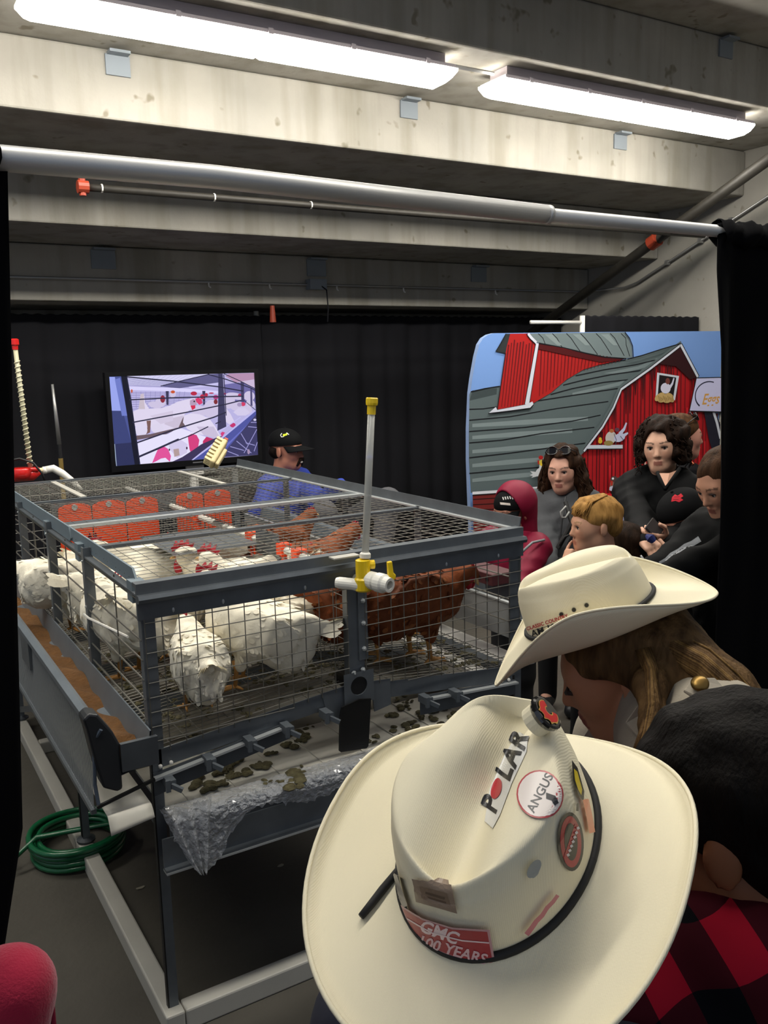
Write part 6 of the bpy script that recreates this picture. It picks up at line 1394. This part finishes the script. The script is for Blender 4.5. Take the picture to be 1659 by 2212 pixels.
# loose end of the cord at the left
ci = np.linalg.inv(mat4(R1, c1))
def toh(p): return (ci @ np.append(np.array(p), 1))[:3]
dgx = bpy.context.evaluated_depsgraph_get(); bmx = bmesh.new(); bmx.from_mesh(br1.data); bmx.transform(world_of(br1)); trx = BVHTree.FromBMesh(bmx); bmx.free(); cpts = []
for px_, py_ in ((866, 1872), (850, 1893), (826, 1922), (802, 1953), (780, 1980)):
    hit = trx.ray_cast(Vector(CAM), Vector(ray(px_, py_)).normalized()); cpts.append(toh(np.array(hit[0])-ray(px_, py_)*.006))
MB().tube(cpts, [.0030, .0034, .0036, .0034, .0030], 8).build('cord_end', M_BANDC, h1, smooth=True)
# round enamel button with a flaming C
bc = at(1178, 1542, D=.715); vd = ray(1178, 1542); vd = vd/np.linalg.norm(vd); nrm = -vd*.45+.89*(CR*.80+CU*.60); nrm /= np.linalg.norm(nrm)
e2 = CU*.82-CR*.57; e2 -= nrm*(e2@nrm); e2 /= np.linalg.norm(e2); e1 = np.cross(e2, nrm)
dn = np.array(ci[:3, :3] @ nrm); dc = toh(bc); bt = MB().lathe([(.0135, -.004), (.0150, -.002), (.0160, 0.0), (.0156, .0020), (.0135, .0030)], dc, dn, 28).build('enamel_button', mat('glossy_black_enamel', '#0b0b0d', 0.12, coat=1.0), h1)
MB().lathe([(.0130, -.014), (.0135, -.004)], dc, dn, 20).build('button_back', M_STRAW, bt)
FC = Art(); RR = .0135
def cshape(rO, rI, grow=0.0):
    o_ = [(rO*math.cos(a)*.92, rO*math.sin(a)) for a in [math.radians(45+t*270/22) for t in range(23)]]; i_ = [(rI*math.cos(a)*.92+.0012, rI*math.sin(a)) for a in [math.radians(315-t*270/22) for t in range(23)]]
    for k_ in (4, 7, 10, 13): x_, y_ = o_[k_+4]; o_[k_+4] = (x_*(1.28+grow), y_*(1.08+grow)+.001)
    return o_+i_
FC.poly(cshape(.0112, .0036, .06), '#c9a24a').poly(cshape(.0104, .0046), '#c81d1f')
link('button_emblem', FC.mesh('button_emblem', M_STK, lambda u, v, hh: tuple(ci[:3, :3] @ (bc+e1*u+e2*v+nrm*(.0036+hh))+ci[:3, 3]), .00015), bt)
# ---- second hat, on the bending woman
R2 = eul(-0.3911, -0.0783, 0.7988); c2 = np.array([0.953, 0.9606, 1.4553])
q2 = (0.1496, 0.1504, 0.1829, 0.1857, 0.0499, 0.0579, 0.0553, 0.0275, 1.62)
h2, cr2, br2 = hat('cream straw cowboy hat with three black eyelets on the bending woman', mat4(R2, c2), q2, .0804, .1015, .090, ch=.026, curl=.006, droop=.012)
S2 = Art()
for p in ((1213, 1327), (1240, 1317), (1267, 1307)): S2.ell(p[0], p[1], 5.2, 5.2, '#8a8672').ell(p[0], p[1], 4.2, 4.2, '#141210')
ptext(S2, 'CLASSIC COUNTRY', 1183, 1344, 10.5, '#a5222e', 58, -19, bold=.3); S2.line([(1155, 1361), (1210, 1344)], 1.2, '#222226'); ptext(S2, 'AM 1060', 1185, 1358, 20, '#222226', 58, -19, bold=.4)
wrap_art(S2, 'print', cr2, M_STK, 4, h2)
# the woman under it: head, neck, shoulders, bent torso as one body
hc2 = c2-R2[:, 2]*.088-R2[:, 1]*.016; Mh = mat4(R2, hc2); hp, hn = head_prims(1.0); hp = xform(hp, Mh); hn = xform(hn, Mh)
nk = at(1462, 1545, D=1.30); shn = at(1560, 1585, D=1.20); shf = at(1335, 1600, D=1.50); t0 = at(1500, 1645, D=1.30); t1 = at(1770, 1840, D=1.27); hipc = np.array([1.45, .30, .95])
MSB = mat('beige_cotton_shirt', '#a39a8a', 0.85, var=0.12, vscale=14, bump=0.15, bscale=250)
bd_ = hp+[('c', hc2-R2[:, 2]*.07-R2[:, 1]*.02, .050, nk, .055), ('c', shf, .05, nk, .06), ('c', nk, .06, shn, .055), ('c', t0, .09, t1, .12), ('c', nk, .06, t0, .09), ('c', t1, .12, hipc, .13)]
for s in (-1, 1): bd_ += [('c', hipc+np.array([.06*s, -.08*s, -.05]), .085, np.array([1.40+.07*s, .33-.08*s, .48]), .06), ('c', np.array([1.40+.07*s, .33-.08*s, .48]), .06, np.array([1.45+.07*s, .30-.08*s, .06]), .04)]
sk2 = np.array(srgb('#b5805f')); lp2 = np.array(srgb('#8c4a40'))
def col2(V):
    C = np.tile(sk2, (len(V), 1)); L_ = (V-hc2) @ R2; m = (np.abs(L_[:, 0]) < .024) & (L_[:, 2] < -.052) & (L_[:, 2] > -.076) & (L_[:, 1] > .07); C[m] = lp2; return C
w2 = link('person', sdf_mesh('person', bd_, .016, .03, neg=hn, fine=(hc2-.15, hc2+.15, .0045), material=skinmat('figure', ''), col=col2), None, 'woman bending forward in a beige shirt with epaulettes, blond hair, cowboy hat', 'person')
for q_ in (-1, 1):
    e = MB().ball(tuple(R2 @ np.array([q_*.031, .0745, -.001])+hc2), .0125, 12, 8).build('eye', M_SCL, w2, smooth=True); MB().tube([tuple(R2 @ np.array(p)+hc2) for p in ((q_*.016, .088, -.001), (q_*.031, .092, -.004), (q_*.046, .082, -.002))], [.003, .005, .003], 6).build('eyelid', mat('dark_lash', '#2a1c17', 0.7), e, smooth=True)
el = at(1420, 1900, D=1.15)
shirt = inflate([('c', shf, .05, nk, .055), ('c', nk, .055, shn, .055), ('c', nk, .055, t0, .085), ('c', t0, .09, t1, .12), ('c', t1, .12, hipc, .12), ('c', shf, .05, at(1290, 1700, D=1.5), .04), ('c', shn, .05, el, .042)], .014)
link('shirt', sdf_mesh('shirt', shirt, .009, .03, noise=wrinkle(.004, 18), material=MSB), w2)
link('trousers', sdf_mesh('trousers', inflate(bd_[-4:]+[('e', hipc, (.13, .11, .12))], .012), .016, .03, material=mat('blue_jeans', '#20283c', 0.8)), w2)
# collar flaps, epaulette with brass button
def slab(pts, t, mat_, nm, par, nrm_=None):
    P_ = [Vector(tuple(p)) for p in pts]; n_ = (P_[1]-P_[0]).cross(P_[2]-P_[0]).normalized() if nrm_ is None else Vector(tuple(nrm_)); return bev(MB().prism(P_, n_*t).build(nm, mat_, par), .002)
slab([at(1392, 1505, D=1.245), at(1352, 1560, D=1.26), at(1376, 1588, D=1.25), at(1405, 1620, D=1.235), at(1440, 1560, D=1.22), at(1452, 1505, D=1.24)], .006, MSB, 'collar', w2)
slab([at(1330, 1530, D=1.34), at(1290, 1560, D=1.38), at(1262, 1602, D=1.40), at(1300, 1612, D=1.40), at(1335, 1570, D=1.36)], .006, MSB, 'collar', w2)
ep = slab([at(1478, 1490, D=1.135), at(1494, 1463, D=1.150), at(1545, 1463, D=1.155), at(1560, 1480, D=1.150), at(1588, 1525, D=1.125), at(1520, 1538, D=1.105), at(1500, 1505, D=1.120)], .006, MSB, 'epaulette', w2)
eb = at(1512, 1478, D=1.130); MB().lathe([(.0115, 0), (.0115, .003), (.009, .0055), (.003, .0062)], eb, tuple(-ray(1512, 1478)*.8+CU*.6), 18).build('brass_button', mat('aged_brass', '#7c6232', 0.35, 0.8), ep, smooth=True)
MB().ball(tuple(R2 @ np.array([-.082, -.008, -.035])+hc2), .006, 8, 6).build('earring', mat('silver_stud', '#c9c9cc', 0.2, 0.9), w2, smooth=True)
# long blond hair: under the hat, over the shoulder and one lock down the front
MH2 = hairmat('dark_blond', '#6f5536', '#352516'); MH3 = hairmat('blond_light', '#937449', '#57401f')
def HW2(p): return R2 @ np.array(p)+hc2
hb = [('e', HW2((0, -.020, .030)), (.081, .103, .086), R2), ('e', HW2((-.062, -.012, .028)), (.022, .052, .048), R2), ('e', HW2((.062, -.012, .028)), (.022, .052, .048), R2), ('c', HW2((0, -.065, -.035)), .042, at(1455, 1425, D=1.30), .052), ('c', at(1455, 1425, D=1.30), .052, at(1555, 1500, D=1.26), .046), ('c', at(1555, 1500, D=1.26), .046, at(1660, 1610, D=1.23), .036), ('c', at(1660, 1590, D=1.24), .030, at(1740, 1700, D=1.22), .02),
      ('c', HW2((-.075, -.03, -.02)), .028, at(1405, 1480, D=1.235), .020), ('c', at(1405, 1480, D=1.235), .016, at(1412, 1560, D=1.20), .014), ('c', at(1412, 1560, D=1.20), .013, at(1385, 1640, D=1.18), .008)]
link('hair', sdf_mesh('hair', hb, .0065, .03, neg=xform([('e', (0, .098, -.050), (.066, .070, .095)), ('e', (-.085, .062, -.060), (.06, .09, .085)), ('e', (.085, .062, -.060), (.06, .09, .085))], Mh), kneg=.01, material=MH2, noise=lambda X, Y, Z: .0015*np.sin(X*260+Y*90)*np.sin(Z*150+X*120)), w2)
rnd = random.Random(12); m1, m2 = MB(), MB()
for i in range(420):
    f = rnd.random(); g_ = rnd.gauss(0, 1); m = m1 if rnd.random() < .6 else m2; dd = -.05*(1-(2*f-1)**2)**.5+.045
    pts = [(1385+45*f, 1405-35*f, 1.275), (1430+40*f, 1432-62*f+g_*3, 1.255), (1490+48*f, 1468-62*f+g_*4, 1.225), (1555+45*f, 1525-62*f+g_*5, 1.195), (1625+38*f, 1600-60*f+g_*6, 1.175), (1700+30*f, 1700-45*f+g_*9, 1.165)]
    m.tube([at(p[0], p[1], D=p[2]+dd) for p in pts], [.0008, .0019, .0019, .0017, .0013, .0006], 4)
for i in range(150):
    f = rnd.random(); g_ = rnd.gauss(0, 1); m = m1 if rnd.random() < .6 else m2; dd = -.03*(1-(2*f-1)**2)**.5+.02
    pts = [(1372+34*f, 1405-8*f, 1.25), (1392+30*f, 1450+g_*3, 1.222), (1396+36*f+g_*2, 1520, 1.20), (1386+36*f+g_*3, 1580, 1.178), (1368+32*f+g_*4, 1640+g_*5, 1.17)]
    m.tube([at(p[0], p[1], D=p[2]+dd) for p in pts], [.0008, .0017, .0018, .0015, .0006], 4)
m1.build('hair_strands', MH2, w2, smooth=True); m2.build('hair_strands', MH3, w2, smooth=True)
# ---- person with dark hair and red-black checked jacket at the right edge
mp_ = bpy.data.materials.new('buffalo_check'); mp_.use_nodes = True; N = mp_.node_tree.nodes; L = mp_.node_tree.links; b = N['Principled BSDF']; b.inputs['Roughness'].default_value = .9; b.inputs['Specular IOR Level'].default_value = .1
tc = N.new('ShaderNodeTexCoord'); mpn = N.new('ShaderNodeMapping'); mpn.inputs['Rotation'].default_value = (0.25, 0.35, 0.5); L.new(tc.outputs['Object'], mpn.inputs[0]); sp = N.new('ShaderNodeSeparateXYZ'); L.new(mpn.outputs[0], sp.inputs[0])
def stripe(o_, f_):
    a = N.new('ShaderNodeMath'); a.operation = 'MULTIPLY'; a.inputs[1].default_value = f_; L.new(o_, a.inputs[0]); c = N.new('ShaderNodeMath'); c.operation = 'FRACT'; L.new(a.outputs[0], c.inputs[0]); d = N.new('ShaderNodeMath'); d.operation = 'GREATER_THAN'; d.inputs[1].default_value = .5; L.new(c.outputs[0], d.inputs[0]); return d.outputs[0]
s1, s2 = stripe(sp.outputs[0], 12.5), stripe(sp.outputs[2], 12.5); ad = N.new('ShaderNodeMath'); ad.operation = 'ADD'; L.new(s1, ad.inputs[0]); L.new(s2, ad.inputs[1]); hf = N.new('ShaderNodeMath'); hf.operation = 'MULTIPLY'; hf.inputs[1].default_value = .5; L.new(ad.outputs[0], hf.inputs[0])
rp = N.new('ShaderNodeValToRGB'); rp.color_ramp.interpolation = 'CONSTANT'; rp.color_ramp.elements[0].color = (*srgb('#9a1226'), 1); rp.color_ramp.elements[1].position = .75; rp.color_ramp.elements[1].color = (*srgb('#0b0c10'), 1); e = rp.color_ramp.elements.new(.25); e.color = (*srgb('#3d0d16'), 1); L.new(hf.outputs[0], rp.inputs[0]); L.new(rp.outputs[0], b.inputs['Base Color'])
hc3 = at(1578, 1765, D=.93); R4 = rotm(0, 0, 22) @ rotm(-10, 0, 0); M4 = mat4(R4, hc3); hp, hn = head_prims(1.02); hp = xform(hp, M4); hn = xform(hn, M4)
nb = hc3+np.array([.0, -.03, -.145]); rt = np.array([math.cos(math.radians(-20)), math.sin(math.radians(-20)), 0]); sl, sr_ = nb-rt*.19+np.array([0, 0, -.015]), nb+rt*.19+np.array([0, 0, -.015]); pel = np.array([nb[0]-.02, nb[1]-.03, .78])
bd3 = hp+[('c', nb+np.array([0, 0, .08]), .052, nb, .06), ('c', sl, .055, sr_, .055), ('c', nb+np.array([0, 0, -.08]), .12, pel, .12)]
lg3 = []
for s in (-1, 1): lg3 += [('c', pel+rt*.08*s, .08, np.array([*(pel+rt*.09*s)[:2], .42]), .055), ('c', np.array([*(pel+rt*.09*s)[:2], .42]), .055, np.array([*(pel+rt*.09*s)[:2], .05]), .038)]
p3 = link('person', sdf_mesh('person', bd3+lg3, .016, .03, neg=hn, fine=(hc3-.15, hc3+.15, .005), material=skinmat('figure', ''), col=lambda V: np.tile(np.array(srgb('#7a4c30')), (len(V), 1))), None, 'dark-haired person in a red and black checked jacket at the right edge', 'person')
HD3 = dict(R=R4, hc=hc3, hs=1.02, o=p3)
hair(HD3, [('e', (0, -.022, .046), (.088, .112, .090)), ('e', (0, -.062, -.02), (.074, .056, .06))], hairmat('near_black', '#110d0a', '#060403'), neg=[('e', (0, .095, -.05), (.062, .065, .09)), ('e', (.088, .008, -.048), (.020, .030, .034)), ('e', (-.088, .008, -.048), (.020, .030, .034))], noise=.003, freq=120, vox=.005)
jk = inflate([('c', sl, .055, sr_, .055), ('c', nb+np.array([0, 0, -.08]), .12, pel, .12), ('c', sl, .05, sl+np.array([-.02, .02, -.27]), .042), ('c', sr_, .05, sr_+np.array([.02, 0, -.28]), .042), ('c', sl+np.array([-.02, .02, -.27]), .042, sl+np.array([.08, .16, -.36]), .036)], .02)+[('c', nb+np.array([-.055, .0, .045]), .045, nb+np.array([.055, -.03, .045]), .045), ('e', nb+np.array([0, -.03, .035]), (.095, .08, .05))]
link('jacket', sdf_mesh('jacket', jk, .009, .03, noise=wrinkle(.006, 15), material=mp_), p3)
link('trousers', sdf_mesh('trousers', inflate(lg3, .012)+[('e', pel, (.13, .12, .12))], .016, .03, material=mat('dark_trousers', '#17181c', 0.8, var=0.2)), p3)
# ---- red fleece sleeve at the lower left edge
MRF = mat('red_fleece', '#9c0f33', 0.95, var=0.12, vscale=30, sheen=0.3, bump=0.3, bscale=400)
sA = at(24, 2140, D=.80); eA = at(22, 2500, D=.80); sB = at(-330, 2160, D=.95); tq = np.array([sA[0]-.12, sA[1]+.02, .55]); hd4 = (sA+sB)/2+np.array([0, 0, .20])
b4 = [('c', sA, .030, eA, .028), ('c', sA, .032, sB, .032), ('c', (sA+sB)/2+np.array([0, 0, -.06]), .075, tq, .085), ('c', (sA+sB)/2, .035, hd4-np.array([0, 0, .06]), .033)]
b4 += xform(head_prims(.9)[0], mat4(rotm(0, 0, -20), hd4))
for s in (-1, 1): b4 += [('c', tq+np.array([.05*s, 0, 0]), .06, np.array([tq[0]+.05*s, tq[1], .05]), .035)]
p4 = link('person', sdf_mesh('person', b4, .014, .03, fine=(hd4-.14, hd4+.14, .005), material=skinmat('figure', ''), col=lambda V: np.tile(np.array(srgb('#b98a70')), (len(V), 1))), None, 'person in a bright red fleece, only the shoulder showing at the lower left', 'person')
hair(dict(R=rotm(0, 0, -20), hc=hd4, hs=.9, o=p4), [('e', (0, -.020, .046), (.084, .107, .086)), ('e', (0, -.06, -.03), (.072, .055, .07))], hairmat('short_brown', '#2f2117', '#170e08'), neg=FACE, noise=.003, freq=110)
link('fleece', sdf_mesh('fleece', inflate(b4[:2], .004)+[('c', (sA+sB)/2+np.array([0, 0, -.06]), .085, tq, .095)], .007, .02, material=MRF), p4)
MB().tube([sA+np.array([0.022, -.006, .028]), sA+np.array([.032, -.012, .0]), sA+np.array([.030, -.018, -.08])], .0025, 6).build('seam', mat('red_fleece_seam', '#8a0f30', 0.95), p4, smooth=True)
link('trousers', sdf_mesh('trousers', inflate(b4[-2:]+[('e', tq, (.085, .08, .09))], .012), .016, .03, material=mat('dark_trousers', '#17181c', 0.8, var=0.2)), p4)

# ---- dark red punched box standing on the far feed trough
bx_ = at(1048, 1258, X=1.99); cr_ = empty('punched_box', P(1.99, bx_[1], 1.02), 'small dark red punched box on the far feed trough', 'box')
o = MB().box((1.945, bx_[1]-.10, 1.040), (2.055, bx_[1]+.10, 1.085)).build('box', mat('dark_red_card', '#4a1a1e', 0.6), cr_); bev(o, .004)
for i in range(4): MB().lathe([(.008, 0), (.008, .002)], (1.944, bx_[1]-.07+.045*i, 1.062), (-1, 0, 0), 10).build('hole', M_BPL, cr_)
